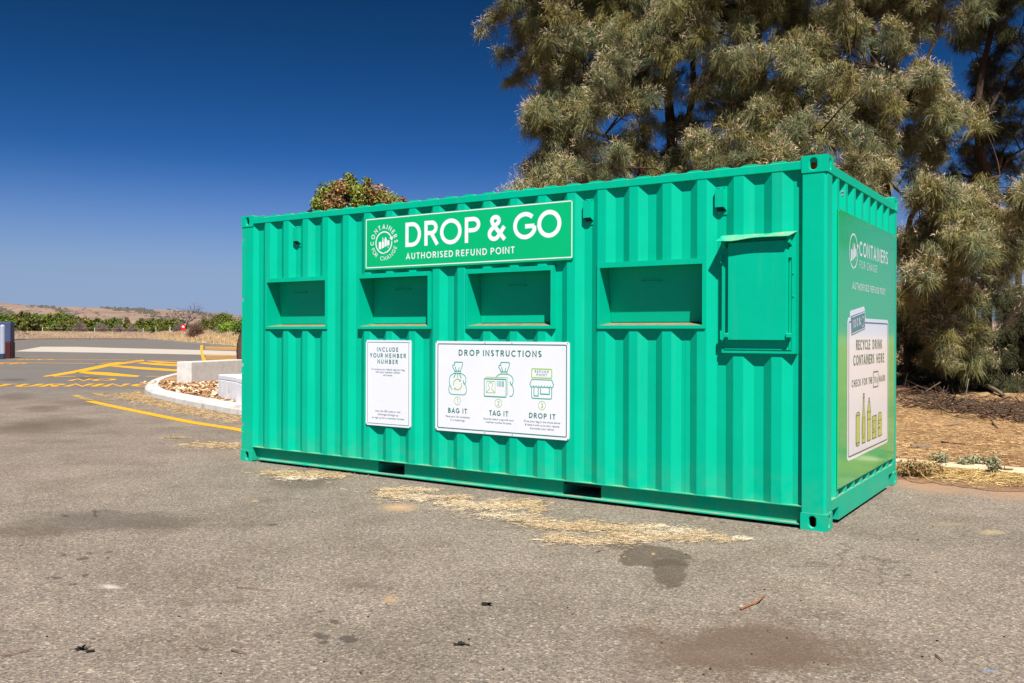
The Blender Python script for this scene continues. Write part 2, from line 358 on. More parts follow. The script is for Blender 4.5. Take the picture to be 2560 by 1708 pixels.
M['end_lime'] = glossy('glossy_lime_ink', (0.42, 0.52, 0.11), 0.2)
M['letter_white'] = plain('white_ink', (0.74, 0.745, 0.80), 0.45, 0.01, 3, 0.2)
M['ink_green'] = plain('dark_green_ink', (0.0, 0.165, 0.095), 0.45, 0.03)
M['ink_mid'] = plain('green_ink', (0.0, 0.36, 0.20), 0.45, 0.03)
M['ink_lime'] = plain('lime_ink', (0.26, 0.52, 0.01), 0.45, 0.03)
M['ink_grey'] = plain('grey_ink', (0.085, 0.13, 0.13), 0.5, 0.03)
M['dark'] = plain('dark_steel', (0.012, 0.014, 0.013), 0.7, 0.2)
M['rust'] = plain('rusty_steel', (0.52, 0.125, 0.04), 0.9, 0.45, 30, 0.1)
M['rivet'] = plain('rivet_steel', (0.22, 0.21, 0.22), 0.4, 0.1)
M['dusty_floor'] = plain('dusty_painted_steel', (0.23, 0.21, 0.115), 0.9, 0.25, 16, 0.1)
def bark_mat(name, a, b):
    t = NT(name, 0.95, 0.1); mp = t.n('ShaderNodeMapping'); mp.inputs['Scale'].default_value = (9, 9, 1.6); t.link(t.coord(), mp.inputs[0])
    n = t.noise(3, 6, 0.7, vec=mp.outputs[0]); t.base(t.ramp(n, [(0.3, a), (0.7, b)])); t.bump(n, 0.8, 0.04); return t.m
M['bark'] = bark_mat('dark_bark', (0.030, 0.019, 0.014), (0.105, 0.068, 0.048))
M['bark_pale'] = bark_mat('weathered_bark', (0.12, 0.09, 0.065), (0.32, 0.25, 0.18))
M['foliage'] = tinted('grey_green_needles', (1, 1, 1), 0.85, 0.06)
M['leaf'] = tinted('broad_leaves', (1, 1, 1), 0.6, 0.35)
M['straw'] = tinted('straw', (1, 1, 1), 0.9, 0.1)
M['twig'] = plain('brown_twig', (0.17, 0.10, 0.06), 0.9, 0.3, 20, 0.1)
M['red_twig'] = plain('red_brown_twig', (0.25, 0.095, 0.045), 0.8, 0.3, 20, 0.2)
M['brush'] = plain('shaded_brush_twigs', (0.105, 0.068, 0.045), 0.95, 0.4, 12, 0.1)  # twig brown darkened: the shade under the trees is put into the colour
M['char'] = plain('dark_debris', (0.022, 0.02, 0.018), 0.9, 0.3, 20, 0.1)
M['navy'] = plain('shaded_slate_blue_paint', (0.045, 0.062, 0.125), 0.5, 0.1, 3)  # cabinet blue darkened, its shade put into the colour
M['maroon'] = plain('shaded_maroon_paint', (0.05, 0.008, 0.007), 0.5, 0.1, 3)  # maroon darkened likewise, shade mixed into the paint colour
M['navy_dark'] = plain('navy_paint', (0.02, 0.035, 0.07), 0.5, 0.1, 3)
M['bollard'] = plain('shaded_white_paint', (0.33, 0.35, 0.42), 0.45, 0.04, 3)  # white taken down to grey, shade put into its colour
M['red'] = plain('red_sign_paint', (0.55, 0.012, 0.02), 0.5, 0.05, 3)
M['galv'] = plain('galvanised_steel', (0.42, 0.42, 0.44), 0.5, 0.1, 12)
def hill_mat():
    t = NT('dry_hill', 0.95, 0.1)
    mp = t.n('ShaderNodeMapping'); mp.inputs['Scale'].default_value = (1, 1, 5); t.link(t.coord(), mp.inputs[0])
    n = t.noise(0.004, 6, 0.65, vec=mp.outputs[0]); n2 = t.noise(0.022, 5, 0.7, vec=mp.outputs[0]); n3 = t.noise(0.0022, 3, vec=mp.outputs[0])
    c = t.ramp(n, [(0.3, (0.20, 0.135, 0.105)), (0.5, (0.265, 0.18, 0.135)), (0.7, (0.31, 0.22, 0.16))])
    d = t.math('MULTIPLY', t.rng(n2, 0.52, 0.58), t.rng(n3, 0.36, 0.5))
    t.base(t.mix(t.math('MULTIPLY', d, 0.75), c, (0.075, 0.07, 0.058))); return t.m
M['hill'] = hill_mat()

# ------------------------------------------------------------------ setting: ground, asphalt, verges, hills
g = MB(); N = 96
for r0, r1 in ((0, 60), (60, 300), (300, 1500), (1500, 12000)):
    for i in range(N):
        a, b = 2 * math.pi * i / N, 2 * math.pi * (i + 1) / N
        q = [(r * math.cos(w), r * math.sin(w), -0.03) for r, w in ((r0, a), (r1, a), (r1, b), (r0, b))]
        g.poly(q if r0 else q[:3])
g.build('ground', M['dry_verge'], merge=True, kind='structure')

EDGE = [(-1500, 150), (-700, 150), (-250, 160), (24, 175), (62, 205), (66, 221), (190, 230), (365, 232), (400, 195), (436, 158), (475, 134), (518, 114.7), (560, 101), (594, 88.2), (640, 75), (700, 62), (760, 52)]
def edge_d(px): return float(np.interp(px, [e[0] for e in EDGE], [e[1] for e in EDGE]))
a = MB()
pts = [az(px, edge_d(px), 0.0)[:2] for px in (760, 700, 640, 594, 560, 518, 475, 436, 400, 365, 190, 66, 62, 24, -250, -700, -1500)]
pts += [np.array(q) for q in ((-150, -80), (-60, -120), (40, -60), (40, 3.9), (-8, 3.9), (-8, 30), (-20, 36))]
a.poly([(q[0], q[1], 0.0) for q in pts]); a.build('asphalt', M['asphalt'], kind='structure')

# dry verge beyond the far kerb, rising towards the scrub
OFF = [0.0, 0.35, 3, 8, 16, 28, 45, 80, 160, 400, 900, 2200]
ZO = [0.12, 0.13, 0.22, 0.45, 0.85, 1.35, 1.75, 2.0, 2.6, 4.0, 6.0, 10.0]
pxs = list(range(-1500, 0, 60)) + list(range(0, 761, 8))
V = []; F = []
for i, px in enumerate(pxs):
    for j, (o_, z_) in enumerate(zip(OFF, ZO)):
        rnd = 0 if j < 2 else (math.sin(px * 0.05 + j * 1.7) + math.sin(px * 0.017 + j)) * 0.08 * min(1, z_)
        V.append(az(px, edge_d(px) + o_, z_ + rnd))
n = len(OFF)
for i in range(len(pxs) - 1):
    for j in range(n - 1): F.append((i * n + j, i * n + j + 1, (i + 1) * n + j + 1, (i + 1) * n + j))
raw_mesh('verge', V, F, M['dry_verge'], kind='structure')
def verge_z(px, dist): return float(np.interp(dist - edge_d(px), OFF, ZO))
# far kerb
def sweep(path, prof, closed=False):
    """prof (offset to the right of travel, height)"""
    mb = MB(); path = [np.array(p[:2], float) for p in path]; m = len(path); k = len(prof)
    for i, p in enumerate(path):
        t = path[min(i + 1, m - 1)] - path[max(i - 1, 0)]; t /= np.linalg.norm(t); nr = np.array([t[1], -t[0]])
        for o_, h in prof: q = p + nr * o_; mb.v.append((q[0], q[1], h))
    for i in range(m - 1):
        for j in range(k - 1): mb.f.append((i * k + j, i * k + j + 1, (i + 1) * k + j + 1, (i + 1) * k + j))
    return mb
def smooth_path(pts, n=6):
    pts = [np.array(p[:2], float) for p in pts]; out = []
    for i in range(len(pts) - 1):
        p0, p1, p2, p3 = pts[max(i - 1, 0)], pts[i], pts[i + 1], pts[min(i + 2, len(pts) - 1)]
        for k in range(n):
            u = k / n
            out.append(0.5 * ((2 * p1) + (-p0 + p2) * u + (2 * p0 - 5 * p1 + 4 * p2 - p3) * u * u + (-p0 + 3 * p1 - 3 * p2 + p3) * u ** 3))
    out.append(pts[-1]); return out
fk = [az(px, edge_d(px) - 0.1, 0)[:2] for px in range(366, 761, 12)]
sweep(fk, [(0, -0.02), (0.06, 0.17), (-0.1, 0.20), (-0.9, 0.20), (-0.95, 0.1)][::-1] if False else [(0.0, -0.02), (-0.05, 0.17), (-0.75, 0.20), (-0.8, 0.05)]).build('far_kerb', M['slab'], kind='structure')
fk2 = [az(px, edge_d(px) - 0.1, 0)[:2] for px in range(-60, 66, 6)]
sweep(fk2, [(0.0, -0.02), (-0.05, 0.22), (-0.4, 0.22), (-0.45, 0.05)]).build('far_kerb', M['path'], kind='structure')

# hills
def ridge(name, prof, dist, depth, mat, amp, seed):
    rng = np.random.default_rng(seed); V = []; F = []
    pxs = np.arange(-1800, 3200, 22.0); rows = 9
    ph = rng.uniform(0, 6.28, 12)
    for px in pxs:
        y = np.interp(px, [p[0] for p in prof], [p[1] for p in prof])
        top = (834 + (px - 640) * 0.0031 - y) / FPX * dist * cosA(px) + 1.35
        for j in range(rows):
            u = j / (rows - 1)
            nz = sum(math.sin(px * f + ph[k] + u * 4) / (k + 1) for k, f in enumerate((0.011, 0.023, 0.05, 0.09, 0.17)))
            d_ = dist - depth * (1 - u) + nz * depth * 0.05
            z = top * (u ** 0.8) + nz * amp * u * (1 - 0.3 * u)
            if j == rows - 1: z = top + nz * amp * 0.35
            V.append(az(px, d_, max(z, -3)))
        V.append(az(px, dist + depth, -5))
    n = rows + 1
    for i in range(len(pxs) - 1):
        for j in range(n - 1): F.append((i * n + j, i * n + j + 1, (i + 1) * n + j + 1, (i + 1) * n + j))
    raw_mesh(name, V, F, mat, kind='structure')
ridge('hills', [(-1800, 730), (-300, 742), (0, 758), (30, 761), (60, 764), (190, 767.5), (300, 769), (360, 771), (440, 775), (510, 781), (570, 786), (620, 790), (900, 800), (1400, 806), (3200, 800)], 2600, 1300, M['hill'], 1.6, 3)

rng_ = np.random.default_rng(77); V = []; F = []
for i in range(2600):
    px = rng_.uniform(-60, 660); u = rng_.random() ** .7; cl_ = math.sin(px * .031 + u * 5) + math.sin(px * .083 + 2 + u * 9) * .8
    if cl_ + rng_.normal() * .5 < .35: continue
    y = np.interp(px, [0, 30, 60, 190, 300, 360, 440, 510, 570, 620, 900], [758, 761, 764, 767.5, 769, 771, 775, 781, 786, 790, 800]); top = (834 + (px - 640) * .0031 - y) / FPX * 2600 * cosA(px) + 1.35
    d_ = 2600 - 1300 * (1 - u) - 6; z = top * u ** .8; c_ = az(px, d_, z); s_ = rng_.uniform(1.2, 4.2); n_ = len(V)
    for w in range(6): V.append(c_ + np.array([math.cos(w * 1.047) * s_, math.sin(w * 1.047) * s_, -.5]))
    for w in range(6): V.append(c_ + np.array([math.cos(w * 1.047) * s_ * .6, math.sin(w * 1.047) * s_ * .6, s_ * .75]))
    for w in range(6): F.append((n_ + w, n_ + (w + 1) % 6, n_ + 6 + (w + 1) % 6, n_ + 6 + w))
    F.append((n_ + 6, n_ + 7, n_ + 8, n_ + 9)); F.append((n_ + 6, n_ + 9, n_ + 10, n_ + 11))
raw_mesh('hill_scrub', V, F, plain('hill_scrub', (.085, .078, .062), .95, .3, .05, .1), kind='stuff')

# ------------------------------------------------------------------ island behind the container: kerb, mulch, needle ground, dirt
ISL = [(-23.9, 15.5), (-23.86, 12.31), (-22.24, 10.7), (-20.44, 8.9), (-18.81, 7.5), (-16.97, 6.15), (-15.94, 5.52), (-15.1, 5.09), (-14.24, 4.76), (-12.83, 4.24), (-11.69, 3.87), (-10.26, 3.46), (-8.5, 3.42), (-4, 3.46), (0.24, 3.48), (4, 3.47), (14, 3.45), (30, 3.4)]
KP = smooth_path(ISL, 6)
left = [p for p in KP if p[0] <= -6]; right = [p for p in KP if p[0] >= -6.2]
sweep(left, [(0.0, -0.02), (-0.015, 0.085), (-0.05, 0.125), (-0.10, 0.14), (-0.30, 0.145), (-0.33, 0.05)]).build('kerb', M['kerb'], kind='structure')
sweep(right, [(0.0, -0.02), (-0.015, 0.035), (-0.05, 0.05), (-0.33, 0.055), (-0.36, 0.02)]).build('kerb', M['path'], kind='structure')
def offs(path, o_):
    out = []
    for i, p in enumerate(path):
        t = path[min(i + 1, len(path) - 1)] - path[max(i - 1, 0)]; t = t / np.linalg.norm(t); out.append(p + np.array([-t[1], t[0]]) * o_)
    return out
def strip_ground(name, path, rows, mat, amp, seed):
    """sheet built from a kerb line inwards: rows = [(offset, height)]"""
    rng = np.random.default_rng(seed); V = []; F = []
    for i, p in enumerate(path):
        t = path[min(i + 1, len(path) - 1)] - path[max(i - 1, 0)]; t = t / np.linalg.norm(t); nr = np.array([-t[1], t[0]])
        for j, (o_, h) in enumerate(rows):
            q = p + nr * o_; V.append((q[0], q[1], h + (rng.normal() * amp if 0 < j else 0)))
    n = len(rows)
    for i in range(len(path) - 1):
        for j in range(n - 1): F.append((i * n + j, i * n + j + 1, (i + 1) * n + j + 1, (i + 1) * n + j))
    return raw_mesh(name, V, F, mat, kind='structure')
m = MB(); inn = offs(left, 0.29)
ml = [p for p in inn] + [np.array((-6.0, 12.0)), np.array((-12, 22.0)), np.array((-20, 22.0))]
m.poly([(q[0], q[1], 0.128) for q in ml]); m.build('mulch_bed', M['mulch'], kind='structure')
# needle covered ground under the trees: a gently uneven sheet
def sheet(name, x0, x1, y0, y1, nx, ny, hf, mat):
    xs = np.linspace(x0, x1, nx); ys = y0 + (y1 - y0) * np.linspace(0, 1, ny) ** 1.6
    V = [(x, y, hf(x, y)) for x in xs for y in ys]; F = []
    for i in range(nx - 1):
        for j in range(ny - 1): F.append((i * ny + j, (i + 1) * ny + j, (i + 1) * ny + j + 1, i * ny + j + 1))
    return raw_mesh(name, V, F, mat, kind='structure')
def hn(x, y):
    e = min(1, max(0, (y - 3.85) / 2.0))
    return 0.047 + e * (0.06 + 0.035 * math.sin(x * 1.9 + y) + 0.03 * math.sin(x * 0.7 - y * 1.3) + 0.02 * math.sin(x * 4.1 + y * 3.3)) + max(0, y - 9) * 0.012
sheet('litter_ground', -6.0, 30, 3.78, 60, 110, 70, hn, M['litter_soil'])
def hd(x, y): return 0.008 + 0.034 * max(0, min(1, (y - 2.55) / 0.9)) + 0.005 * math.sin(x * 5 + y * 7)
dv = MB()
xs = np.linspace(-6, 30, 420)
rnd_ = np.random.default_rng(4)
def dirt_edge(x): return 2.52 + rnd_.normal() * 0.035 + 0.07 * math.sin(x * 2.1) + 0.05 * math.sin(x * 5.3 + 1) + (0.12 if x < 0.1 else 0) - 0.03 * max(0, x - 1) * 0.3
V = []; F = []
for x in xs:
    e = dirt_edge(x)
    for u in (0, 0.12, 0.4, 0.7, 1.0):
        y = e + (3.5 - e) * u; V.append((x, y, 0.004 if u == 0 else hd(x, y)))
for i in range(len(xs) - 1):
    for j in range(4): F.append((i * 5 + j, (i + 1) * 5 + j, (i + 1) * 5 + j + 1, i * 5 + j + 1))
raw_mesh('dirt_strip', V, F, M['dirt'], kind='structure')

# ------------------------------------------------------------------ road markings
def flat(name, polys, mat, z=0.004, **kw):
    mb = MB()
    for p in polys: mb.poly([(q[0], q[1], z) for q in p])
    return mb.build(name, mat, kind='structure', **kw)
def zpoly(pts): return [G(*Z1(*q)) for q in pts]
def line(pts, w):
    pts = [np.array(p[:2], float) for p in pts]; L = []; Rr = []
    for i, p in enumerate(pts):
        t = pts[min(i + 1, len(pts) - 1)] - pts[max(i - 1, 0)]; t = t / np.linalg.norm(t); nr = np.array([-t[1], t[0]]) * w / 2
        L.append(p + nr); Rr.append(p - nr)
    return [[L[i], L[i + 1], Rr[i + 1], Rr[i]] for i in range(len(pts) - 1)]
arc = smooth_path([G(*Z1(*q)) for q in ((820, 1040), (1000, 1080), (1200, 1122), (1500, 1183), (1800, 1242), (2218, 1308))] + [np.array((-6.2, 1.3)), np.array((-3, 1.2))], 4)
flat('yellow_line', line(arc, 0.17), M['yellow'])
flat('yellow_line', line([G(*Z1(840, 1038)), G(*Z1(1270, 1024))], 0.13), M['faded'], 0.006)
flat('faded_line', line([G(*Z1(690, 985)), G(*Z1(835, 1034))], 0.16) + line([G(*Z1(850, 965)), G(*Z1(1000, 1003))], 0.16), M['faded'], 0.005)
flat('concrete_strip', [zpoly([(130, 583), (380, 540), (700, 541), (1000, 550), (1840, 571), (2400, 589), (2400, 622), (1840, 613), (1000, 596), (600, 590)])], M['slab'])
flat('hatched_marking', [
    zpoly([(380, 814), (470, 816), (760, 770), (1060, 708), (1330, 672), (1310, 660), (1000, 695), (660, 765)]),
    zpoly([(690, 775), (770, 768), (1000, 778), (1290, 808), (1250, 818), (1000, 806), (850, 794)]),
    zpoly([(1010, 720), (1070, 712), (1300, 728), (1720, 756), (1720, 773), (1300, 748)]),
    zpoly([(1250, 690), (1330, 685), (1720, 709), (1720, 724), (1430, 708)]),
    zpoly([(1330, 670), (1400, 672), (1720, 690), (1720, 697), (1450, 686)])]
    + line([G(*Z1(440, 813)), G(*Z1(700, 813))], 0.22) + line([G(*Z1(770, 813)), G(*Z1(820, 813))], 0.2) + line([G(*Z1(1340, 812)), G(*Z1(1620, 812))], 0.22)
    + line([G(*Z1(1350, 667)), G(*Z1(1720, 672))], 0.3), M['yellow'])
flat('yellow_line', line([G(*Z1(75, 655)), G(*Z1(600, 657)), G(*Z1(1180, 661))], 0.26) + line([G(*Z1(0, 684)), G(*Z1(870, 695))], 0.24) + line([G(*Z1(910, 694)), G(*Z1(1300, 672))], 0.24), M['yellow'])
flat('yellow_bar', [zpoly([(1840, 527), (1864, 527), (1860, 575), (1866, 610), (1892, 668), (1856, 668), (1846, 620), (1838, 575)])], M['yellow'], 0.012)
bars = []
for y0, y1, h in ((540, 552, 5), (550, 563, 4), (560, 573, 4), (618, 628, 5), (630, 640, 4), (642, 651, 4), (652, 660, 4)):
    bars.append(zpoly([(1885, y0), (2420, y1), (2420, y1 + h), (1885, y0 + h)]))
flat('orange_bars', bars, M['yellow'], 0.010)

# ------------------------------------------------------------------ stroke lettering
def arcp(cx, cy, rx, ry, a0, a1, n=None):
    n = n or max(6, int(abs(a1 - a0) / 12)); return [(cx + rx * math.cos(R(a0 + (a1 - a0) * i / n)), cy + ry * math.sin(R(a0 + (a1 - a0) * i / n))) for i in range(n + 1)]
def glyph(ch, w):
    """cap height 1; returns (advance width, [(points, closed)])"""
    h = w / 2; t = 1 - h; b = h
    def O_(W): return [(arcp(W / 2, .5, W / 2 - h, .5 - h + .012, 0, 360, 40)[:-1], True)]
    if ch == 'O': return 1.02, O_(1.02)
    if ch == 'Q': return 1.02, O_(1.02) + [([(.65, .3), (.95, .02)], False)]
    if ch == '0': return .66, O_(.66)
    if ch == 'C': return .88, [(arcp(.5, .5, .5 - h, .5 - h + .012, 45, 315, 26), False)]
    if ch == 'G': return .96, [(arcp(.5, .5, .5 - h, .5 - h + .012, 45, 335, 28) + [(.96 - h, .47)], False), ([(.50, .47), (.96 - h, .47)], False)]
    if ch == 'D': return .82, [([(h, b), (h, t)] + arcp(.36, .5, .82 - .36 - h, .5 - h, 90, -90, 18), True)]
    if ch == 'P': return .66, [([(h, 0), (h, t)] + arcp(.36, .70, .66 - .36 - h, .30 - h, 90, -90, 12) + [(w, .40 + h)], False)]
    if ch == 'R': return .70, [([(h, 0), (h, t)] + arcp(.36, .71, .66 - .36 - h, .29 - h, 90, -90, 12) + [(w, .42 + h)], False), ([(.34, .42 + h), (.68 - h * .4, .02)], False)]
    if ch == 'B': return .68, [([(h, 0), (h, t)] + arcp(.36, .75, .60 - .36 - h, .25 - h, 90, -90, 10) + [(w, .5)], False), ([(w, .5)] + arcp(.38, .25 + h / 2, .68 - .38 - h, .25 - h / 2, 90, -90, 12) + [(w, b)], False)]
    if ch == 'E': return .58, [([(.58, t), (h, t), (h, b), (.58, b)], False), ([(h, .5), (.52, .5)], False)]
    if ch == 'F': return .55, [([(.55, t), (h, t), (h, 0)], False), ([(h, .5), (.50, .5)], False)]
    if ch == 'H': return .78, [([(h, 0), (h, 1)], False), ([(.78 - h, 0), (.78 - h, 1)], False), ([(h, .5), (.78 - h, .5)], False)]
    if ch == 'I': return w, [([(h, 0), (h, 1)], False)]
    if ch == 'L': return .52, [([(h, 1), (h, b), (.52, b)], False)]
    if ch == 'K': return .68, [([(h, 0), (h, 1)], False), ([(.64, 1 - h * .5), (.12, .47)], False), ([(.26, .58), (.66, h * .5)], False)]
    if ch == 'M': return .98, [([(h, 0), (h + .04, 1 - h * .4), (.49, .25), (.94 - h, 1 - h * .4), (.98 - h, 0)], False)]
    if ch == 'N': return .80, [([(h, 0), (h, 1 - h * .6), (.80 - h, h * .6), (.80 - h, 1)], False)]
    if ch == 'A': return .86, [([(h * .8, 0), (.43, 1 - h * .7), (.86 - h * .8, 0)], False), ([(.20, .30), (.66, .30)], False)]
    if ch == 'V': return .84, [([(h * .8, 1), (.42, h * .7), (.84 - h * .8, 1)], False)]
    if ch == 'Y': return .74, [([(h * .6, 1), (.37, .45), (.74 - h * .6, 1)], False), ([(.37, .45), (.37, 0)], False)]
    if ch == 'W': return 1.16, [([(h * .8, 1), (.31, h * .7), (.58, .85), (.85, h * .7), (1.16 - h * .8, 1)], False)]
    if ch == 'T': return .66, [([(0, t), (.66, t)], False), ([(.33, t), (.33, 0)], False)]
    if ch == 'U': return .76, [([(h, 1)] + arcp(.38, .38, .38 - h, .38 - h, 180, 360, 16) + [(.76 - h, 1)], False)]
    if ch == 'S': return .60, [(arcp(.30, .745, .26 - h * .4, .255 - h, 35, 270, 18)[:-1] + arcp(.30, .255 + h * .1, .30 - h, .255 - h, 90, -150, 18), False)]
    if ch == '1': return .36, [([(.02, .80), (.36 - h, 1 - h), (.36 - h, 0)], False)]
    if ch == '2': return .58, [(arcp(.29, .70, .29 - h, .30 - h, 165, -35, 16) + [(h, b), (.58, b)], False)]
    if ch == '3': return .58, [(arcp(.27, .75, .25 - h, .25 - h, 150, -90, 14), False), (arcp(.28, .27, .30 - h, .27 - h, 90, -150, 16), False)]
    if ch == '%': return .80, [(arcp(.17, .78, .14, .16, 0, 360, 16)[:-1], True), (arcp(.63, .22, .14, .16, 0, 360, 16)[:-1], True), ([(.64, .97), (.16, .03)], False)]
    if ch == 'c': return .46, [(arcp(.25, .33, .24 - h, .33 - h, 50, 310, 16), False), ([(.25, .80), (.25, -.12)], False)]
    if ch == '&': return .84, [([(.82, .04), (.24, .66)] + arcp(.37, .78, .17, .22 - h, 205, 10, 12)[1:], False), (arcp(.37, .78, .17, .22 - h, 10, -40, 5) + [(.17, .45)] + arcp(.31, .28, .31 - h, .28 - h, 130, 300, 14), False), (arcp(.31, .28, .31 - h, .28 - h, 300, 330, 4) + [(.80, .54)], False)]
    return .34, []
class Ink:
    """flat marks laid on a face: map (u, v, lift) -> xyz"""
    def __init__(s, fn): s.mb = MB(); s.fn = fn; s.k = 0
    def fill(s, pts, lift=0.0): s.mb.poly([s.fn(u, v, lift) for u, v in pts]); return s
    def ribbon(s, pts, w, closed=False, cap=True, lift=None, w1=None):
        pts = [np.array(p, float) for p in pts]
        q = [pts[0]]
        for p in pts[1:]:
            if np.linalg.norm(p - q[-1]) > 1e-6: q.append(p)
        pts = q; n = len(pts)
        if lift is None: lift = s.k * 0.0002; s.k += 1
        L = []; Rr = []
        for i in range(n):
            if closed: a_, c_ = pts[i - 1], pts[(i + 1) % n]
            else: a_, c_ = pts[max(i - 1, 0)], pts[min(i + 1, n - 1)]
            d1 = pts[i] - a_; d2 = c_ - pts[i]
            if np.linalg.norm(d1) < 1e-9: d1 = d2
            if np.linalg.norm(d2) < 1e-9: d2 = d1
            d1 = d1 / np.linalg.norm(d1); d2 = d2 / np.linalg.norm(d2)
            n1 = np.array([-d1[1], d1[0]]); n2 = np.array([-d2[1], d2[0]]); mm = n1 + n2; mm = mm / (np.linalg.norm(mm) + 1e-9)
            ww = w if w1 is None else w + (w1 - w) * i / (n - 1)
            k = ww / 2 / max(0.45, float(mm @ n1)); L.append(pts[i] + mm * k); Rr.append(pts[i] - mm * k)
        m = len(s.mb.v)
        for i in range(n): s.mb.v.append(tuple(s.fn(*L[i], lift))); s.mb.v.append(tuple(s.fn(*Rr[i], lift)))
        for i in range(n if closed else n - 1):
            j = (i + 1) % n; s.mb.f.append((m + 2 * i, m + 2 * i + 1, m + 2 * j + 1, m + 2 * j))
        return s
    def text(s, txt, x0, x1, z0, cap, w=0.14, xs=1.0, gap=None):
        gl = [glyph(c, w) for c in txt]; nat = sum(g_[0] for g_ in gl)
        if gap is None:
            gap = ((x1 - x0) / cap / xs - nat) / max(1, len(txt) - 1) if x1 is not None else .14
        x = x0
        for adv, st in gl:
            s.k = 0
            for p, cl in st: s.ribbon([(x + u * cap * xs, z0 + v * cap) for u, v in p], w * cap, cl)
            x += (adv + gap) * cap * xs
        return s
    def ring_text(s, txt, cx, cy, rad, cap, a0, a1, w=0.14, inside=False):
        gl = [glyph(c, w) for c in txt]; nat = sum(g_[0] for g_ in gl); arc_len = abs(R(a1 - a0)) * rad / cap
        gap = (arc_len - nat) / max(1, len(txt) - 1); pos_ = 0
        for adv, st in gl:
            mid = (pos_ + adv / 2) * cap / rad; ang = R(a0) + (mid if inside else -mid)
            base = rad if not inside else rad + cap
            ux = (-math.sin(ang), math.cos(ang)) if inside else (math.sin(ang), -math.cos(ang))
            uy = (-math.cos(ang), -math.sin(ang)) if inside else (math.cos(ang), math.sin(ang))
            ox, oy = cx + base * math.cos(ang), cy + base * math.sin(ang); s.k = 0
            for p, cl in st:
                s.ribbon([(ox + ux[0] * (u - adv / 2) * cap + uy[0] * v * cap, oy + ux[1] * (u - adv / 2) * cap + uy[1] * v * cap) for u, v in p], w * cap, cl)
            pos_ += adv + gap
        return s
    def small(s, txt, x0, x1, z0, xh):
        """running text in the built-in face, fitted to a width"""
        cu = bpy.data.curves.new('text', 'FONT'); cu.body = txt; cu.size = 1; cu.resolution_u = 2; cu.offset = 0.004
        ob = bpy.data.objects.new('text', cu); COL.objects.link(ob)
        dg = bpy.context.evaluated_depsgraph_get(); me = bpy.data.meshes.new_from_object(ob.evaluated_get(dg))
        vs_ = [v_.co for v_ in me.vertices]; lo = min(v_.x for v_ in vs_); hi = max(v_.x for v_ in vs_); k = (x1 - x0) / (hi - lo)
        m = len(s.mb.v); s.mb.v += [tuple(s.fn(x0 + (v_.x - lo) * k, z0 + v_.y * xh / 0.5, 0)) for v_ in vs_]
        s.mb.f += [tuple(m + i for i in p_.vertices) for p_ in me.polygons]
        bpy.data.objects.remove(ob); bpy.data.curves.remove(cu); bpy.data.meshes.remove(me); return s
    def build(s, name, mat, parent): return s.mb.build(name, mat, parent)
def rrect(x0, x1, z0, z1, r, n=5):
    out = []
    for cx, cz, a0 in ((x1 - r, z1 - r, 0), (x0 + r, z1 - r, 90), (x0 + r, z0 + r, 180), (x1 - r, z0 + r, 270)): out += arcp(cx, cz, r, r, a0, a0 + 90, n)
    return out
FRONT = lambda y: (lambda u, v, l: (u, y - l, v))
END = lambda x: (lambda u, v, l: (x + l, u, v))

# pavement words
ob_, ou_ = np.array((0.78, 0.63)), np.array((-0.755, 0.655))
def pave(o, txt, wd, cap, z, ws=0.17):
    ink = Ink(lambda u, v, l: tuple(np.array(o) + ob_ * u + ou_ * v) + (z + l,)); ink.text(txt, 0, wd, 0, cap, ws, 0.45); ink.build('pavement_lettering', M['yellow'], None)['kind'] = 'structure'
pave((-21.55, 4.90), 'TURNING', 3.95, 1.28, 0.006, 0.13)
pave((-22.66, 7.58), 'NO', 1.15, 1.22, 0.006, 0.13)
pave((-43.3, 16.75), 'NO', 1.5, 1.5, 0.006, 0.13); pave((-39.1, 12.2), 'KEEP', 2.4, 1.6, 0.006, 0.13)

# ------------------------------------------------------------------ the container
L_, W_, H_ = 6.058, 2.438, 2.591
BOX = empty('recycling_container', (0, 0, 0), label='teal green corrugated shipping container with four drop chutes, refund signs and a shuttered hatch', cat='shipping container')
PM = M['paint']; PITCH = 0.2794
CHUTES = [(-5.676, -4.785), (-4.372, -3.487), (-3.083, -2.188), (-1.779, -0.876)]; CZ = (1.395, 1.917)
HATCH = (-0.748, -0.211, 1.218, 2.070)
YC, YR = 0.010, 0.047
def front_profile():
    pr = [(-5.90, YC)]
    k = 19
    while k >= 0:
        x = -0.524 - PITCH * k
        pr += [(x - 0.068, YC), (x, YR), (x + 0.070, YR), (x + 0.138, YC)]; k -= 1
    x = -0.524 + PITCH; pr += [(x - 0.068, YC), (x, YR), (-0.12, YR)]
    pr = [p for p in pr if p[0] >= -5.90 - 1e-6]
    return pr
prof = front_profile()
def py_at(x): return float(np.interp(x, [p[0] for p in prof], [p[1] for p in prof]))
cuts = [(a_ + 0.012, b_ - 0.012, CZ[0] + 0.012, CZ[1] - 0.012) for a_, b_ in CHUTES] + [(HATCH[0] + 0.012, HATCH[1] - 0.012, HATCH[2] + 0.012, HATCH[3] - 0.012)]
xs = sorted(set([p[0] for p in prof] + [c[0] for c in cuts] + [c[1] for c in cuts]))
fp = MB(); ZB, ZT = 0.150, 2.53
for x0, x1 in zip(xs[:-1], xs[1:]):
    mid = (x0 + x1) / 2; iv = [(ZB, ZT)]
    for c in cuts:
        if c[0] < mid < c[1]:
            iv = [q for lo, hi in iv for q in ((lo, min(hi, c[2])), (max(lo, c[3]), hi)) if q[1] - q[0] > 1e-4]
    for lo, hi in iv: fp.poly([(x0, py_at(x0), lo), (x1, py_at(x1), lo), (x1, py_at(x1), hi), (x0, py_at(x0), hi)])
fp.build('side_panel', PM, BOX)
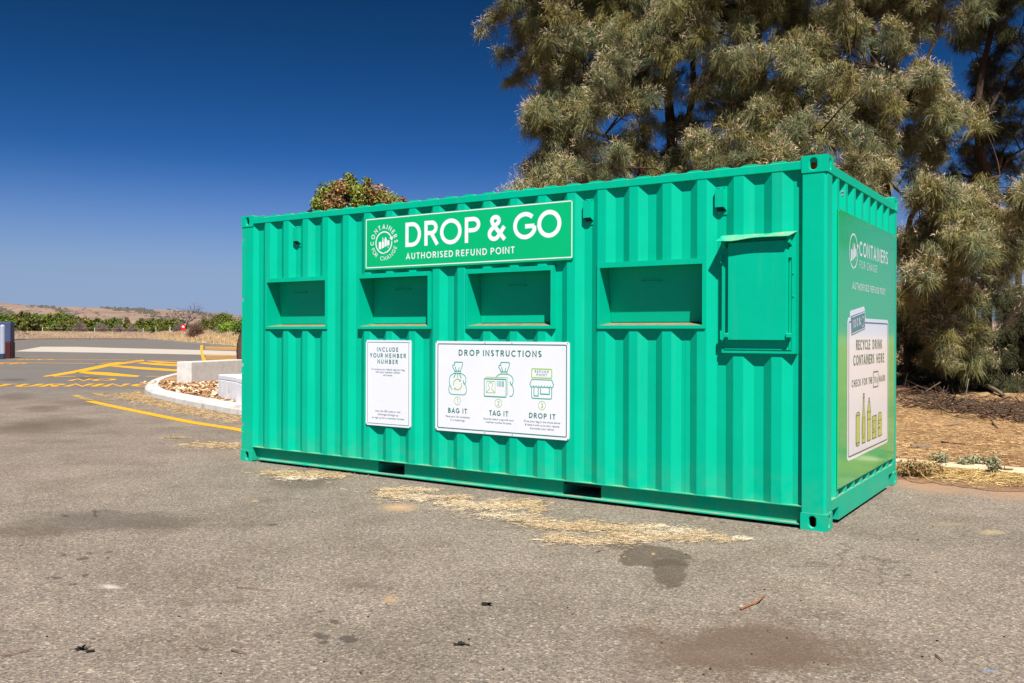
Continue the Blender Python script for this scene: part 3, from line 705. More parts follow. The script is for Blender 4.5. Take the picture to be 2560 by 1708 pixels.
# weld seams
for x in (-4.435, -3.30, -2.17, -1.045):
    xx = -0.524 - PITCH * round((-0.524 - x) / PITCH) + 0.035
    MB().box(xx - 0.002, xx + 0.002, YR - 0.003, YR + 0.002, ZB + .01, 1.36, 'k').build('weld_seam', PM, BOX)
# end panel (x = 0 side)
XC, XR = -0.010, -0.055; ep = MB(); pe = [(0.10, XR), (0.155, XR)]
pe = [(0.08, XC), (0.111, XC), (0.173, XR)]
for k in range(1, 9):
    y = 0.298 + 0.251 * (k - 1); pe += [(y - 0.062, XR), (y, XC), (y + 0.064, XC), (y + 0.126, XR)]
pe = [p for p in pe if p[0] < 2.30] + [(2.33, XC)]
for (y0, x0), (y1, x1) in zip(pe[:-1], pe[1:]): ep.poly([(x0, y0, 0.185), (x1, y1, 0.185), (x1, y1, 2.50), (x0, y0, 2.50)])
ep.build('end_panel', PM, BOX)
# rear and left panels, floor underside
MB().box(-6.0, -0.06, W_ - 0.05, W_ - 0.03, 0.13, 2.53).build('rear_panel', PM, BOX)
MB().box(-6.02, -6.0, 0.05, W_ - 0.05, 0.13, 2.53).build('door_panel', PM, BOX)
MB().box(-5.98, -0.09, 0.085, W_ - 0.07, 0.115, 0.135).build('floor_underside', M['dark'], BOX)
# roof, with its ripple running over the top rail
rp = MB(); rx = [-6.0]
x = -5.86; prr = [(-6.0, 2.562)]
while x < -0.2: prr += [(x, 2.562), (x + 0.03, 2.5745), (x + 0.115, 2.5745), (x + 0.145, 2.562)]; x += 0.2095
prr.append((-0.06, 2.562))
for (x0, z0), (x1, z1) in zip(prr[:-1], prr[1:]):
    rp.poly([(x0, 0.018, z0), (x1, 0.018, z1), (x1, W_ - 0.02, z1), (x0, W_ - 0.02, z0)])
    rp.poly([(x0, 0.018, 2.545), (x1, 0.018, 2.545), (x1, 0.018, z1), (x0, 0.018, z0)])
rp.build('roof_panel', PM, BOX)
# rails
MB().box(-5.882, -0.176, 0.006, 0.07, 2.501, 2.560).build('top_rail', PM, BOX, bevel=0.004)
MB().box(-5.882, -5.72, 0.009, 0.12, 2.5605, 2.577).build('corner_gusset', PM, BOX, bevel=0.003)
MB().box(-5.882, -0.176, W_ - 0.07, W_ - 0.006, 2.501, 2.560).build('top_rail', PM, BOX, bevel=0.004)
MB().box(-0.075, -0.006, 0.160, W_ - 0.160, 2.472, 2.538).build('end_rail', PM, BOX, bevel=0.004)
er = MB().box(-0.07, -0.004, 0.345, W_ - 0.345, 0.028, 0.194).box(-0.07, -0.004, 0.162, 0.345, 0.122, 0.194).box(-0.07, -0.004, W_ - 0.345, W_ - 0.162, 0.122, 0.194)
er.build('end_sill', PM, BOX, merge=True)
MB().box(-0.30, -0.072, 0.345, 0.352, 0.012, 0.12).build('pocket_plate', M['galv'], BOX)
# bottom side rail: lip, web with fork pockets, bottom flange
br = MB(); X0, X1 = -5.874, -0.172; YW = 0.064
br.box(X0, X1, 0.006, YW + 0.006, 0.1535, 0.1600)
pk = [(-4.163, -3.833), (-2.126, -1.772)]
e = X0
for a_, b_ in pk + [(X1, X1)]: br.box(e, a_, YW, YW + 0.006, 0.036, 0.1535); e = b_
br.box(X0 + 0.06, X1 - 0.01, 0.014, YW + 0.006, 0.026, 0.0355)
br.build('bottom_rail', PM, BOX)
for a_, b_ in pk:
    fk_ = MB(); y0, y1 = YW + 0.006, 0.9
    fk_.poly([(a_, y0, .036), (a_, y1, .036), (a_, y1, .15), (a_, y0, .15)]).poly([(b_, y0, .036), (b_, y1, .036), (b_, y1, .15), (b_, y0, .15)])
    fk_.poly([(a_, y0, .15), (b_, y0, .15), (b_, y1, .15), (a_, y1, .15)]).poly([(a_, y0, .036), (b_, y0, .036), (b_, y1, .036), (a_, y1, .036)]).poly([(a_, y1, .036), (b_, y1, .036), (b_, y1, .15), (a_, y1, .15)])
    fk_.build('fork_pocket', PM, BOX)
MB().box(X0, X1, W_ - 0.07, W_ - 0.01, 0.026, 0.16).build('bottom_rail', PM, BOX)
# left end plate joining rail and casting
MB().box(-5.890, -5.876, 0.004, 0.075, 0.014, 0.1600).build('rail_end_plate', PM, BOX)
# corner posts
def post(prof2, z0=0.118, z1=2.473, slots=None):
    mb = MB(); fn = lambda u, v, t: (u, v, t)
    if not slots: return mb.prism(prof2[0], z0, z1, fn)
    z = z0
    for a_, b_ in slots: mb.prism(prof2[0], z, a_, fn); mb.prism(prof2[1], a_, b_, fn); z = b_
    return mb.prism(prof2[0], z, z1, fn)
r_ = 0.022
pr_ = [(-0.170, 0.006)] + [(-0.006 - r_ + r_ * math.sin(R(a_)), 0.006 + r_ - r_ * math.cos(R(a_))) for a_ in range(0, 91, 15)] + [(-0.006, 0.150), (-0.05, 0.150), (-0.05, 0.10), (-0.170, 0.10)]
post([pr_]).build('corner_post', PM, BOX)
pl1 = [(-6.052, 0.006), (-5.887, 0.006), (-5.887, 0.09), (-6.052, 0.09)]; pl2 = [(-6.022, 0.006), (-5.887, 0.006), (-5.887, 0.09), (-6.052, 0.09), (-6.052, 0.05), (-6.030, 0.05)]
slots = [(0.30, 0.40), (0.93, 1.03), (1.62, 1.72), (2.26, 2.36)]
post([pl1, pl2], slots=slots).build('corner_post', PM, BOX)
for a_, b_ in slots: MB().hexa([(-6.066, .012, a_ + .004), (-6.034, .006, a_ + .004), (-6.034, .05, a_ + .004), (-6.066, .05, a_ + .004), (-6.066, .012, b_ - .03), (-6.038, .02, b_ - .03), (-6.034, .05, b_ - .03), (-6.066, .05, b_ - .03)]).build('door_hinge', PM, BOX)
pb = [(u, W_ - v) for u, v in [(-0.170, 0.006), (-0.008, 0.006), (-0.006, 0.110), (-0.05, 0.110), (-0.05, 0.09), (-0.170, 0.09)]]
post([pb]).build('corner_post', PM, BOX)
post([[(u, W_ - v) for u, v in pl1]]).build('corner_post', PM, BOX)
# corner castings: hollow boxes with oval slots
def slot_face(mb, fn, u0, u1, v0, v1, cu, cv, su, sv, dep):
    """rectangle u0..u1 x v0..v1 with an oval hole of half sizes su, sv; fn(u, v, depth)"""
    n = 40; inner = []; outer = []
    for i in range(n):
        a_ = 2 * math.pi * (i + .5) / n; c_, s_ = math.cos(a_), math.sin(a_)
        st = sv - su; px_, pv = cu + su * c_, cv + (st if s_ > 0 else -st) + su * s_
        inner.append((px_, pv))
        k = min(((u1 - cu) if c_ > 0 else (u0 - cu)) / c_ if abs(c_) > 1e-6 else 9, ((v1 - cv) if s_ > 0 else (v0 - cv)) / s_ if abs(s_) > 1e-6 else 9)
        outer.append((cu + k * c_, cv + k * s_))
    for i in range(n):
        j = (i + 1) % n
        mb.poly([fn(*outer[i], 0), fn(*outer[j], 0), fn(*inner[j], 0), fn(*inner[i], 0)])
        mb.poly([fn(*inner[i], 0), fn(*inner[j], 0), fn(*inner[j], dep), fn(*inner[i], dep)])
        # corner fill
        oi, oj = outer[i], outer[j]
        if abs(oi[0] - oj[0]) > 1e-6 and abs(oi[1] - oj[1]) > 1e-6:
            cx = u1 if max(oi[0], oj[0]) > cu else u0; cx = u1 if (oi[0] + oj[0]) / 2 > cu else u0; cv_ = v1 if (oi[1] + oj[1]) / 2 > cv else v0
            mb.poly([fn(*oi, 0), fn(cx, cv_, 0), fn(*oj, 0)])
def casting(x0, x1, y0, y1, z0, front, endx, rusty):
    """front: y of the slotted long face, endx: x of the slotted end face"""
    mb = MB(); z1 = z0 + 0.118; zc = z0 + 0.059; cx = x1 - 0.0965 if endx == x1 else x0 + 0.0965
    sg = 1 if front == y0 else -1; se = -1 if endx == x1 else 1
    slot_face(mb, lambda u, v, d: (u, front + sg * d, v), x0, x1, z0, z1, cx, zc, 0.0245, 0.0395, 0.028)
    cy = front + sg * 0.075
    slot_face(mb, lambda u, v, d: (endx + se * d, u, v), y0, y1, z0, z1, cy, zc, 0.020, 0.0395, 0.028)
    xo = x0 if endx == x1 else x1; yo = y1 if front == y0 else y0
    mb.poly([(xo, y0, z0), (xo, y1, z0), (xo, y1, z1), (xo, y0, z1)]).poly([(x0, yo, z0), (x1, yo, z0), (x1, yo, z1), (x0, yo, z1)])
    mb.poly([(x0, y0, z0), (x1, y0, z0), (x1, y1, z0), (x0, y1, z0)]).poly([(x0, y0, z1), (x1, y0, z1), (x1, y1, z1), (x0, y1, z1)])
    o = mb.build('corner_casting', PM, BOX, bevel=0.007, merge=True)
    i_ = MB(); q = 0.030
    i_.box(x0 + q, x1 - q, y0 + q, (y0 + .062 if rusty and front == y0 else y1 - q), z0 + 0.004, z1 - 0.004, 'f' if front == y0 else 'k'); i_.build('cavity', M['rust'] if rusty else M['dark'], o)
    return o
for z0 in (0.0, H_ - 0.118):
    casting(-0.178, 0, 0, 0.162, z0, 0, 0, z0 > 1); casting(-L_, -L_ + 0.178, 0, 0.162, z0, 0, -L_, False)
    casting(-0.178, 0, W_ - 0.162, W_, z0, W_, 0, False); casting(-L_, -L_ + 0.178, W_ - 0.162, W_, z0, W_, -L_, False)
# chutes
HX = [(-5.406, -5.227), (-4.044, -3.875), (-2.743, -2.572), (-1.451, -1.295)]; TILT = [0.050, 0.0, 0.010, 0.056]
for (a_, b_), (h0, h1), tl in zip(CHUTES, HX, TILT):
    c = MB(); y0 = -0.002; y1 = 0.075; z0, z1 = CZ; ia, ib, iz0, iz1 = a_ + 0.021, b_ - 0.024, z0 + 0.026, z1 - 0.041
    def quad(p, q, r, s): c.poly([p, q, r, s])
    # face frame
    quad((a_, y0, z0), (b_, y0, z0), (ib, y0, iz0), (ia, y0, iz0)); quad((b_, y0, z0), (b_, y0, z1), (ib, y0, iz1), (ib, y0, iz0))
    quad((b_, y0, z1), (a_, y0, z1), (ia, y0, iz1), (ib, y0, iz1)); quad((a_, y0, z1), (a_, y0, z0), (ia, y0, iz0), (ia, y0, iz1))
    # outside returns
    quad((a_, y0, z0), (a_, y1, z0), (b_, y1, z0), (b_, y0, z0)); quad((a_, y0, z1), (a_, y1, z1), (b_, y1, z1), (b_, y0, z1))
    quad((a_, y0, z0), (a_, y1, z0), (a_, y1, z1), (a_, y0, z1)); quad((b_, y0, z0), (b_, y1, z0), (b_, y1, z1), (b_, y0, z1))
    D = 0.215; zf, zt = iz0 + 0.024, iz1 + 0.018
    quad((ia, y0, iz0), (ia, D, zf), (ia, D, zt), (ia, y0, iz1)); quad((ib, y0, iz0), (ib, D, zf), (ib, D, zt), (ib, y0, iz1)); quad((ia, y0, iz1), (ia, D, zt), (ib, D, zt), (ib, y0, iz1))
    ch = c.build('drop_chute', PM, BOX, merge=True)
    MB().poly([(ia, y0 + .001, iz0), (ib, y0 + .001, iz0), (ib, D, zf), (ia, D, zf)]).build('chute_floor', M['dusty_floor'], ch)
    yb = 0.196
    d = MB(); g_ = 0.003
    d.hexa([(ia + g_, yb, zf + .004), (ib - g_, yb, zf + .004), (ib - g_, yb + .006, zf + .004), (ia + g_, yb + .006, zf + .004),
            (ia + g_, yb - tl, zt - .006), (ib - g_, yb - tl, zt - .006), (ib - g_, yb - tl + .006, zt - .006), (ia + g_, yb - tl + .006, zt - .006)])
    d.build('flap_door', PM, ch)
    yh = yb - tl * (1.766 - zf) / (zt - zf); zh = 1.766
    MB().tube([(h0, yh + .002, zh + .012), (h0, yh - .022, zh), (h1, yh - .022, zh), (h1, yh + .002, zh + .012)], 0.0045, 6).build('pull_handle', PM, ch)
# small bolt beside a chute
# vents
for x in (-5.232, -1.872, -0.766):
    v_ = MB(); x0, x1 = x - 0.040, x + 0.040; yf, yb = 0.002, YR
    v_.hexa([(x0, yf, 2.285), (x1 - .012, yf, 2.285), (x1, yb, 2.255), (x0, yb, 2.255), (x0, yf, 2.418), (x1 - .012, yf, 2.418), (x1, yb, 2.424), (x0, yb, 2.424)])
    v_.box(x0, x1, yb - .006, yb, 2.424, 2.441).box(x0, x1, yb - .007, yb, 2.232, 2.257)
    o = v_.build('vent_cover', PM, BOX)
    MB().poly([(x0 + .006, yf - .0012, 2.2845), (x1 - .016, yf - .0012, 2.2845), (x1 - .008, yb - .003, 2.2530), (x0 + .006, yb - .003, 2.2530)]).build('vent_mesh', M['dark'], o)
    for bx, bz in ((x - .022, 2.433), (x + .020, 2.433), (x - .004, 2.244)): MB().tube([(bx, yb - .003, bz), (bx, yb - .016, bz)], .006, 8).build('bolt', PM, o)
# hatch
x0, x1, z0, z1 = HATCH
hf = MB(); yo = -0.004
hf.box(x0, x0 + .014, yo, .05, z0, z1).box(x0 + .014, x1, yo, .05, z0, z0 + .014).box(x1 - .030, x1, yo, .05, z0 + .014, z1).box(x0 + .014, x1 - .030, yo, .05, z1 - .014, z1)
hf.box(x0 + .014, x1 - .030, .002, .010, z0 + .014, z1 - .014).box(x0 + .014, x1 - .03, yo, .002, z0 + .026, z0 + .032).box(x1 - .048, x1 - .038, yo + .001, .002, z0 + .034, z1 - .03)
ht = hf.build('hatch', PM, BOX)
dr = MB().box(-0.690, -0.262, -0.038, -0.006, 1.312, 2.012).build('hatch_door', PM, ht, bevel=0.003)
hd_ = MB()
n = 14; fr_ = []; bk = []
for i in range(n + 1):
    u = i / n; xx = -0.748 + u * (0.742 - 0.205 + 0.006)
    sag = 0.010 * math.exp(-((u - .22) / .16) ** 2) - 0.006 * math.exp(-((u - .6) / .3) ** 2)
    fr_.append((xx - .012 + (u * -.018 if u > .8 else 0), -0.095, 2.030 - sag + u * .004)); bk.append((xx, -0.002, 2.072 + .002 * math.sin(u * 9)))
for i in range(n):
    hd_.poly([fr_[i], fr_[i + 1], bk[i + 1], bk[i]]); hd_.poly([tuple(np.array(q) - (0, 0, .003)) for q in (fr_[i], bk[i], bk[i + 1], fr_[i + 1])]); hd_.poly([fr_[i], fr_[i + 1], tuple(np.array(fr_[i + 1]) - (0, 0, .003)), tuple(np.array(fr_[i]) - (0, 0, .003))])
hd_.build('rain_hood', PM, ht)
for xx in (-0.722, -0.252):
    MB().hexa([(xx - .012, -.062, 1.998), (xx + .012, -.062, 1.992), (xx + .012, -.004, 1.975), (xx - .012, -.004, 1.975), (xx - .014, -.050, 2.036), (xx + .012, -.050, 2.036), (xx + .012, -.004, 2.055), (xx - .014, -.004, 2.055)]).build('hood_bracket', PM, ht)
for zz in (1.905, 1.345): MB().box(x0 - .010, x0 + .006, -.014, -.0045, zz - .035, zz + .035).tube([(x0 - .004, -.014, zz - .03), (x0 - .004, -.014, zz + .03)], .006, 8).build('hinge', PM, ht)
for xx in (-0.700, -0.252): MB().box(xx - .016, xx + .016, -.052, -.010, 1.330, 1.362).build('latch', PM, ht, bevel=.004)
MB().box(-.262, -.240, -.018, -.005, 1.89, 1.965).build('latch', PM, ht)
for zz in (1.62, 1.78): MB().tube([(x1 - .018, -.004, zz), (x1 - .018, -.010, zz)], .005).build('bolt', PM, ht)

# ------------------------------------------------------------------ signs
def plate(name, x0, x1, z0, z1, y0, y1, mat, r=.018):
    mb = MB(); pr2 = rrect(x0, x1, z0, z1, r); mb.prism(pr2, y0, y1, lambda u, v, t: (u, t, v)); return mb.build(name, mat, BOX)
def logo(ink, cx, cy, r, kx=1.0, thick=0.11):
    f = lambda p: [(cx + kx * r * u, cy + r * v) for u, v in p]
    # two arrows of a ring
    n = 34; pts = arcp(0, 0, 1, 1, 22, 258, n); W1 = thick * r
    ink.ribbon(f(pts), W1 * 1.0, lift=0.0, w1=W1 * 1.0)
    ink.ribbon(f([(math.cos(R(a_)) * (1 + .10 * (a_ - 258) / 30), math.sin(R(a_)) * (1 + .10 * (a_ - 258) / 30)) for a_ in range(256, 284, 4)]), W1, lift=0.0002, w1=W1 * .15)
    ink.ribbon(f(arcp(0, 0, .97, .97, 3, -72, 14)), W1, lift=0.0004); ink.ribbon(f([(math.cos(R(a_)) * (.97 - .06 * (-72 - a_) / 24), math.sin(R(a_)) * (.97 - .06 * (-72 - a_) / 24)) for a_ in range(-71, -98, -4)]), W1, lift=0.0006, w1=W1 * .1)
    ink.fill(f([(.70, .42), (1.16, .50), (.98, .10)]), 0.0008)
    ink.fill(f([(-.63, .02), (-.58, .09), (-.40, .09), (-.35, .02), (-.35, -.60), (-.63, -.60)]))
    ink.fill(f([(-.27, -.02), (-.20, .12), (-.17, .48), (-.10, .48), (-.07, .12), (0, -.02), (0, -.46), (-.27, -.56)]))
    ink.fill(f([(.07, .28), (.13, .40), (.17, .50), (.23, .50), (.27, .40), (.34, .28), (.34, -.33), (.07, -.43)]))
    ink.fill(f([(.41, .12), (.46, .20), (.62, .20), (.67, .12), (.67, -.27), (.41, -.30)]))
    ink.ribbon(f(arcp(.52, -.46, .05, .05, 0, 360, 10)[:-1]), .03 * r, True, lift=0)
def border(fn, x0, x1, z0, z1, w, mat, parent, r=.01, name='border'):
    ink = Ink(fn); ink.ribbon(rrect(x0, x1, z0, z1, r, 4), w, True, lift=0); return ink.build(name, mat, parent)
# long green sign
s1 = plate('header_sign', -4.284, -2.002, 1.953, 2.441, -0.0005, 0.0085, M['sign_green'])
s1['label'] = 'long green header sign reading DROP & GO'
fn = FRONT(-0.0015)
border(fn, -4.262, -2.012, 1.974, 2.430, 0.0085, M['letter_white'], s1, .004)
ink = Ink(fn); cap = .224; z = 2.1465
for ch, xa, xb in (('D', -3.775, -3.590), ('R', -3.551, -3.388), ('O', -3.371, -3.128), ('P', -3.097, -2.923), ('&', -2.847, -2.665), ('G', -2.585, -2.352), ('O', -2.343, -2.111)):
    adv, st = glyph(ch, .165); ink.k = 0
    for p, cl in st: ink.ribbon([(xa + u / adv * (xb - xa), z + v * cap) for u, v in p], .165 * cap, cl)
ink.text('AUTHORISED', -3.768, -3.223, 2.033, .057, .16); ink.text('REFUND', -3.191, -2.855, 2.033, .057, .16); ink.text('POINT', -2.816, -2.569, 2.033, .057, .16)
ink.build('lettering', M['letter_white'], s1)
lg = Ink(fn); logo(lg, -4.038, 2.203, .100); lg.ring_text('CONTAINERS', -4.038, 2.203, .127, .042, 189, -4, .16); lg.ring_text('FOR', -4.038, 2.203, .130, .038, 199, 236, .12, True); lg.ring_text('CHANGE', -4.038, 2.203, .130, .038, 252, 344, .12, True)
lg.build('emblem', M['letter_white'], s1)
# member number sign
s2 = plate('member_sign', -4.262, -3.706, 0.486, 1.289, -0.0005, 0.0085, M['sign_white']); s2['label'] = 'narrow white sign reading INCLUDE YOUR MEMBER NUMBER'
border(fn, -4.240, -3.730, .506, 1.270, .0045, M['ink_green'], s2)
ink = Ink(fn); ink.text('INCLUDE', -4.121, -3.858, 1.183, .040, .185); ink.text('YOUR', -4.209, -4.046, 1.126, .040, .185); ink.text('MEMBER', -4.020, -3.764, 1.126, .040, .185); ink.text('NUMBER', -4.115, -3.861, 1.069, .040, .185)
ink.build('lettering', M['ink_green'], s2)
ink = Ink(fn)
for n_, (tx, xa, xb, zz) in enumerate((('To receive your refund, tag your bag', -4.193, -3.780, 1.008), ('with your member number', -4.138, -3.833, .982), ('and name.', -4.040, -3.925, .955), ('Scan the QR code or visit', -4.138, -3.828, .617), ('c4change.info/sign-up', -4.110, -3.856, .586), ('to sign up for a member number.', -4.180, -3.776, .554))):
    if n_ == 3: ink.build('fine_print', M['ink_grey'], s2); ink = Ink(fn)
    ink.small(tx, xa, xb, zz, .013)
ink.build('fine_print', M['ink_grey'], s2)
# instructions sign
s3 = plate('instruction_sign', -3.418, -2.033, 0.487, 1.286, -0.0005, 0.0085, M['sign_white'], .025); s3['label'] = 'wide white sign headed DROP INSTRUCTIONS with three pictures'
border(fn, -3.390, -2.058, .514, 1.261, .0085, M['ink_green'], s3, .012)
ink = Ink(fn); ink.text('DROP', -3.157, -2.931, 1.159, .053, .185); ink.text('INSTRUCTIONS', -2.894, -2.297, 1.159, .053, .185); ink.build('heading', M['ink_green'], s3)
for w1, a1, b1, a2, b2 in (('BAG', -3.272, -3.145, -3.112, -3.063), ('TAG', -2.826, -2.705, -2.676, -2.628), ('DROP', -2.419, -2.245, -2.213, -2.162)):
    ink = Ink(fn); ink.text(w1, a1, b1, .651, .044, .185); ink.text('IT', a2, b2, .651, .044, .185); ink.build('caption', M['ink_green'], s3)
ink = Ink(fn); ink.text('REFUND', -2.362, -2.228, 1.030, .0195, .16); ink.text('POINT', -2.345, -2.246, 1.003, .0195, .16); ink.build('lettering', M['ink_green'], s3)
for blk in ((('Place your 10c containers', -3.298, -3.035, .612), ('in a closed bag.', -3.247, -3.087, .582)), (('Securely attach a tag with your', -2.886, -2.570, .613), ('member number & name.', -2.861, -2.595, .585)),
            (('Drop your bag in the chute above', -2.469, -2.116, .616), ('& leave it with us to sort, recycle,', -2.459, -2.121, .587), ('& process your refund.', -2.407, -2.173, .559))):
    ink = Ink(fn)
    for tx, xa, xb, zz in blk: ink.small(tx, xa, xb, zz, .012)
    ink.build('fine_print', M['ink_grey'], s3)
LW = .0068
def bagart(ink, cx, z0, k=1.0, cut=None):
    f = lambda p: [(cx + u * k, z0 + v * k) for u, v in p]
    A_ = [(-.105, .048), (-.100, .018), (-.080, .003), (-.05, 0), (.06, 0), (.09, .005), (.104, .03), (.106, .055), (.100, .085), (.085, .105), (.098, .125), (.100, .16), (.085, .185), (.06, .198), (.034, .205)]
    L1 = [(-.030, .205), (-.06, .196), (-.088, .178), (-.100, .15), (-.100, .12), (-.093, .09), (-.08, .065), (-.064, .048)]
    L2 = [(-.096, .085), (-.104, .068), (-.106, .05), (-.100, .02)]
    N_ = [(-.034, .206), (-.034, .228), (-.060, .268), (-.056, .282), (-.034, .286), (-.040, .305), (-.03, .312), (.05, .312), (.062, .305), (.058, .285), (.034, .226), (.034, .206)]
    return f(A_), f(L1), f(L2), f(N_), f([(-.034, .205), (.034, .205)]), f([(-.034, .225), (.034, .225)]), f([(-.014, .228), (-.028, .268)]), f([(.012, .228), (.020, .262)]), f([(-.024, .202), (-.044, .162)]), f([(.002, .202), (.002, .165)]), f([(.026, .202), (.046, .160)]), f([(.085, .105), (.072, .122), (.068, .14)])
ink = Ink(fn)
for p in bagart(ink, -3.168, .815, .92): ink.ribbon(p, LW)
ink.build('bag_picture', M['ink_mid'], s3); ink = Ink(fn)
for i, p in enumerate(bagart(ink, -2.672, .822, .92)):
    q = [a_ for a_ in p if a_[0] > -2.628 or a_[1] > .985]
    if i in (1, 2): q = [a_ for a_ in p if a_[1] > .983]
    if len(q) > 1: ink.ribbon(q, LW)
ink.ribbon(rrect(-2.878, -2.649, .815, .966, .01), LW, True)
for i, w in enumerate((.004, .004, .006, .004, .004, .010)): ink.ribbon([(-2.742 + i * .0125, .905), (-2.742 + i * .0125, .950)], w)
ink.build('card_picture', M['ink_mid'], s3); ink = Ink(fn)
ink.ribbon([(-2.378, .905), (-2.392, .938 - .012), (-2.408, .918), (-2.400, .905)][:0] or [(-2.393, .973), (-2.198, .973), (-2.180, .933), (-2.186, .921)], LW); ink.ribbon([(-2.393, .973), (-2.411, .933), (-2.405, .921)], LW)
sc_ = []
for i in range(8): sc_ += arcp(-2.391 + .0275 * (i), .921, .01375, .011, 180, 360, 6)
ink.ribbon(sc_, LW); ink.ribbon([(-2.393, .910), (-2.393, .828), (-2.383, .817), (-2.208, .817), (-2.198, .828), (-2.198, .910)], LW)
ink.ribbon([(-2.370, .910), (-2.370, .838), (-2.328, .838), (-2.328, .910)], LW); ink.ribbon([(-2.306, .910), (-2.306, .856), (-2.220, .856), (-2.220, .910)], LW)
ink.build('shop_picture', M['ink_mid'], s3)
ink = Ink(fn)
def arrows(ink, cx, cz, r, w):
    ink.ribbon(arcp(cx, cz, r, r, 195, 65, 16), w); ink.ribbon(arcp(cx, cz, r, r, 15, -115, 16), w)
    for a_ in (62, -118):
        ux, uz = math.cos(R(a_)), math.sin(R(a_)); tx, tz = uz, -ux
        ink.fill([(cx + r * ux + ux * w * 1.7, cz + r * uz + uz * w * 1.7), (cx + r * ux - ux * w * 1.7, cz + r * uz - uz * w * 1.7), (cx + r * ux + tx * w * 2.8, cz + r * uz + tz * w * 2.8)], .0012)
arrows(ink, -3.168, .905, .046, .0075); ink.build('arrow_mark', M['ink_lime'], s3)
for cx, ch in ((-3.168, '1'), (-2.730, '2'), (-2.292, '3')):
    ink = Ink(fn); ink.ribbon(arcp(cx, .760, .035, .035, 0, 360, 30)[:-1], .0042, True); adv, st = glyph(ch, .13)
    for p, cl in st: ink.ribbon([(cx + (u - adv / 2) * .038, .741 + v * .038) for u, v in p], .0055, cl)
    ink.build('number_mark', M['ink_lime'], s3)
ink = Ink(fn)
ink.ribbon([(-2.862, .974), (-2.858, .980), (-2.642, .980), (-2.634, .972), (-2.634, .840), (-2.640, .830)], .0045); ink.ribbon(rrect(-2.858, -2.765, .846, .945, .005), .0045, True)
ink.ribbon([(-2.856, .850), (-2.835, .868), (-2.822, .880), (-2.826, .895), (-2.834, .908)] + arcp(-2.811, .912, .022, .022, 180, 0, 10) + [(-2.796, .895), (-2.800, .880), (-2.788, .868), (-2.767, .850)], .0045)
ink.build('portrait_mark', M['ink_lime'], s3); ink = Ink(fn); ink.ribbon(rrect(-2.393, -2.198, .988, 1.062, .009), .0085, True); ink.build('shop_board', M['ink_lime'], s3)
rv = MB()
for s_, pts in ((s2, ((-4.252, 1.279), (-3.716, 1.279), (-4.250, .497), (-3.716, .497))), (s3, ((-3.407, 1.275), (-2.872, 1.276), (-2.592, 1.276), (-2.046, 1.275), (-3.403, .499), (-2.870, .499), (-2.586, .499), (-2.046, .499)))):
    for u, v in pts: MB().tube([(u, 0.0, v), (u, -.0035, v)], .0045, 8).build('rivet', M['rivet'], s_)
for u, v in ((-2.012, 2.434), (-2.010, 1.962), (-4.276, 2.433), (-4.274, 1.961)): MB().tube([(u, 0.0, v), (u, -.0035, v)], .005, 8).build('rivet', M['sign_green'], s1)
# end sign
es = MB().box(-0.0075, 0.0005, 0.300, 2.300, 0.250, 2.250).build('end_sign', M['end_green'], BOX, bevel=.002); es['label'] = 'tall glossy green end sign with a white recycling panel'
ef = END(0.0015)
lg = Ink(ef); logo(lg, .750, 1.982, .128, 1.02, .10); lg.text('CONTAINERS', .935, 1.995, 1.962, .113, .165); lg.text('FOR', .941, 1.135, 1.868, .059, .11); lg.text('CHANGE', 1.195, 1.568, 1.868, .059, .11)
lg.text('AUTHORISED', .715, 1.275, 1.696, .053, .15); lg.text('REFUND', 1.325, 1.640, 1.696, .053, .15); lg.text('POINT', 1.680, 1.895, 1.696, .053, .15)
lg.build('lettering', M['end_letter'], es)
wp = Ink(ef); pts = rrect(.562, 2.026, .417, 1.482, .045, 6)
top = [(1.152, 1.482), (1.118, 1.565)] + arcp(1.090, 1.556, .02, .02, 10, 100, 4) + [(.665, 1.532)] + arcp(.660, 1.508, .022, .022, 95, 175, 4) + [(.638, 1.482)]
i0 = 7; pts2 = pts[:i0] + top + pts[i0:]
wp.fill(pts2); pn = wp.build('panel', M['end_white'], es)
ef2 = END(0.0030)
b = Ink(ef2); b.ribbon([(1.125, 1.449)] + arcp(1.998 - .02, 1.449 - .02, .02, .02, 90, 0, 4) + [(1.998, .470)] + arcp(1.998 - .02, .466, .02, .02, 0, -90, 4) + arcp(.626, .466, .02, .02, 270, 180, 4) + arcp(.626, 1.429, .02, .02, 180, 90, 4) + [(.668, 1.449)], .010)
b.text('RECYCLE', .836, 1.315, 1.236, .079, .185); b.text('DRINK', 1.405, 1.762, 1.236, .079, .185); b.text('CONTAINERS', .750, 1.468, 1.119, .079, .185); b.text('HERE', 1.555, 1.850, 1.119, .079, .185)
b.text('CHECK', .700, .985, .958, .054, .185); b.text('FOR', 1.045, 1.210, .958, .054, .185); b.text('THE', 1.262, 1.394, .958, .054, .185); b.text('10c', 1.462, 1.592, .957, .054, .15); b.text('MARK', 1.657, 1.896, .958, .054, .185)
b.ribbon(rrect(1.433, 1.618, .926, 1.050, .008), .010, True); b.build('lettering', M['end_dark'], es)
t_ = Ink(ef2); t_.fill([(.668, 1.492), (1.119, 1.540), (1.125, 1.398), (.689, 1.347)]); t_.build('percent_label', M['end_slate'], es)
ef3 = END(0.0042)
def slant(u, v): return (u, v + (u - .70) * .115)
t2 = Ink(lambda u, v, l: (0.0042 + l, *slant(u, v))); t2.text('100%', .712, .965, 1.398, .062, .15); t2.ribbon([(.685, 1.484), (1.112, 1.484)], .006); t2.ribbon([(.698, 1.360), (1.112, 1.360)], .006)
t2.ribbon(arcp(1.04, 1.418, .042, .040, 160, -20, 14), .006); t2.ribbon(arcp(1.04, 1.418, .042, .040, 340, 190, 14), .006); t2.build('percent_lettering', M['end_letter'], es)
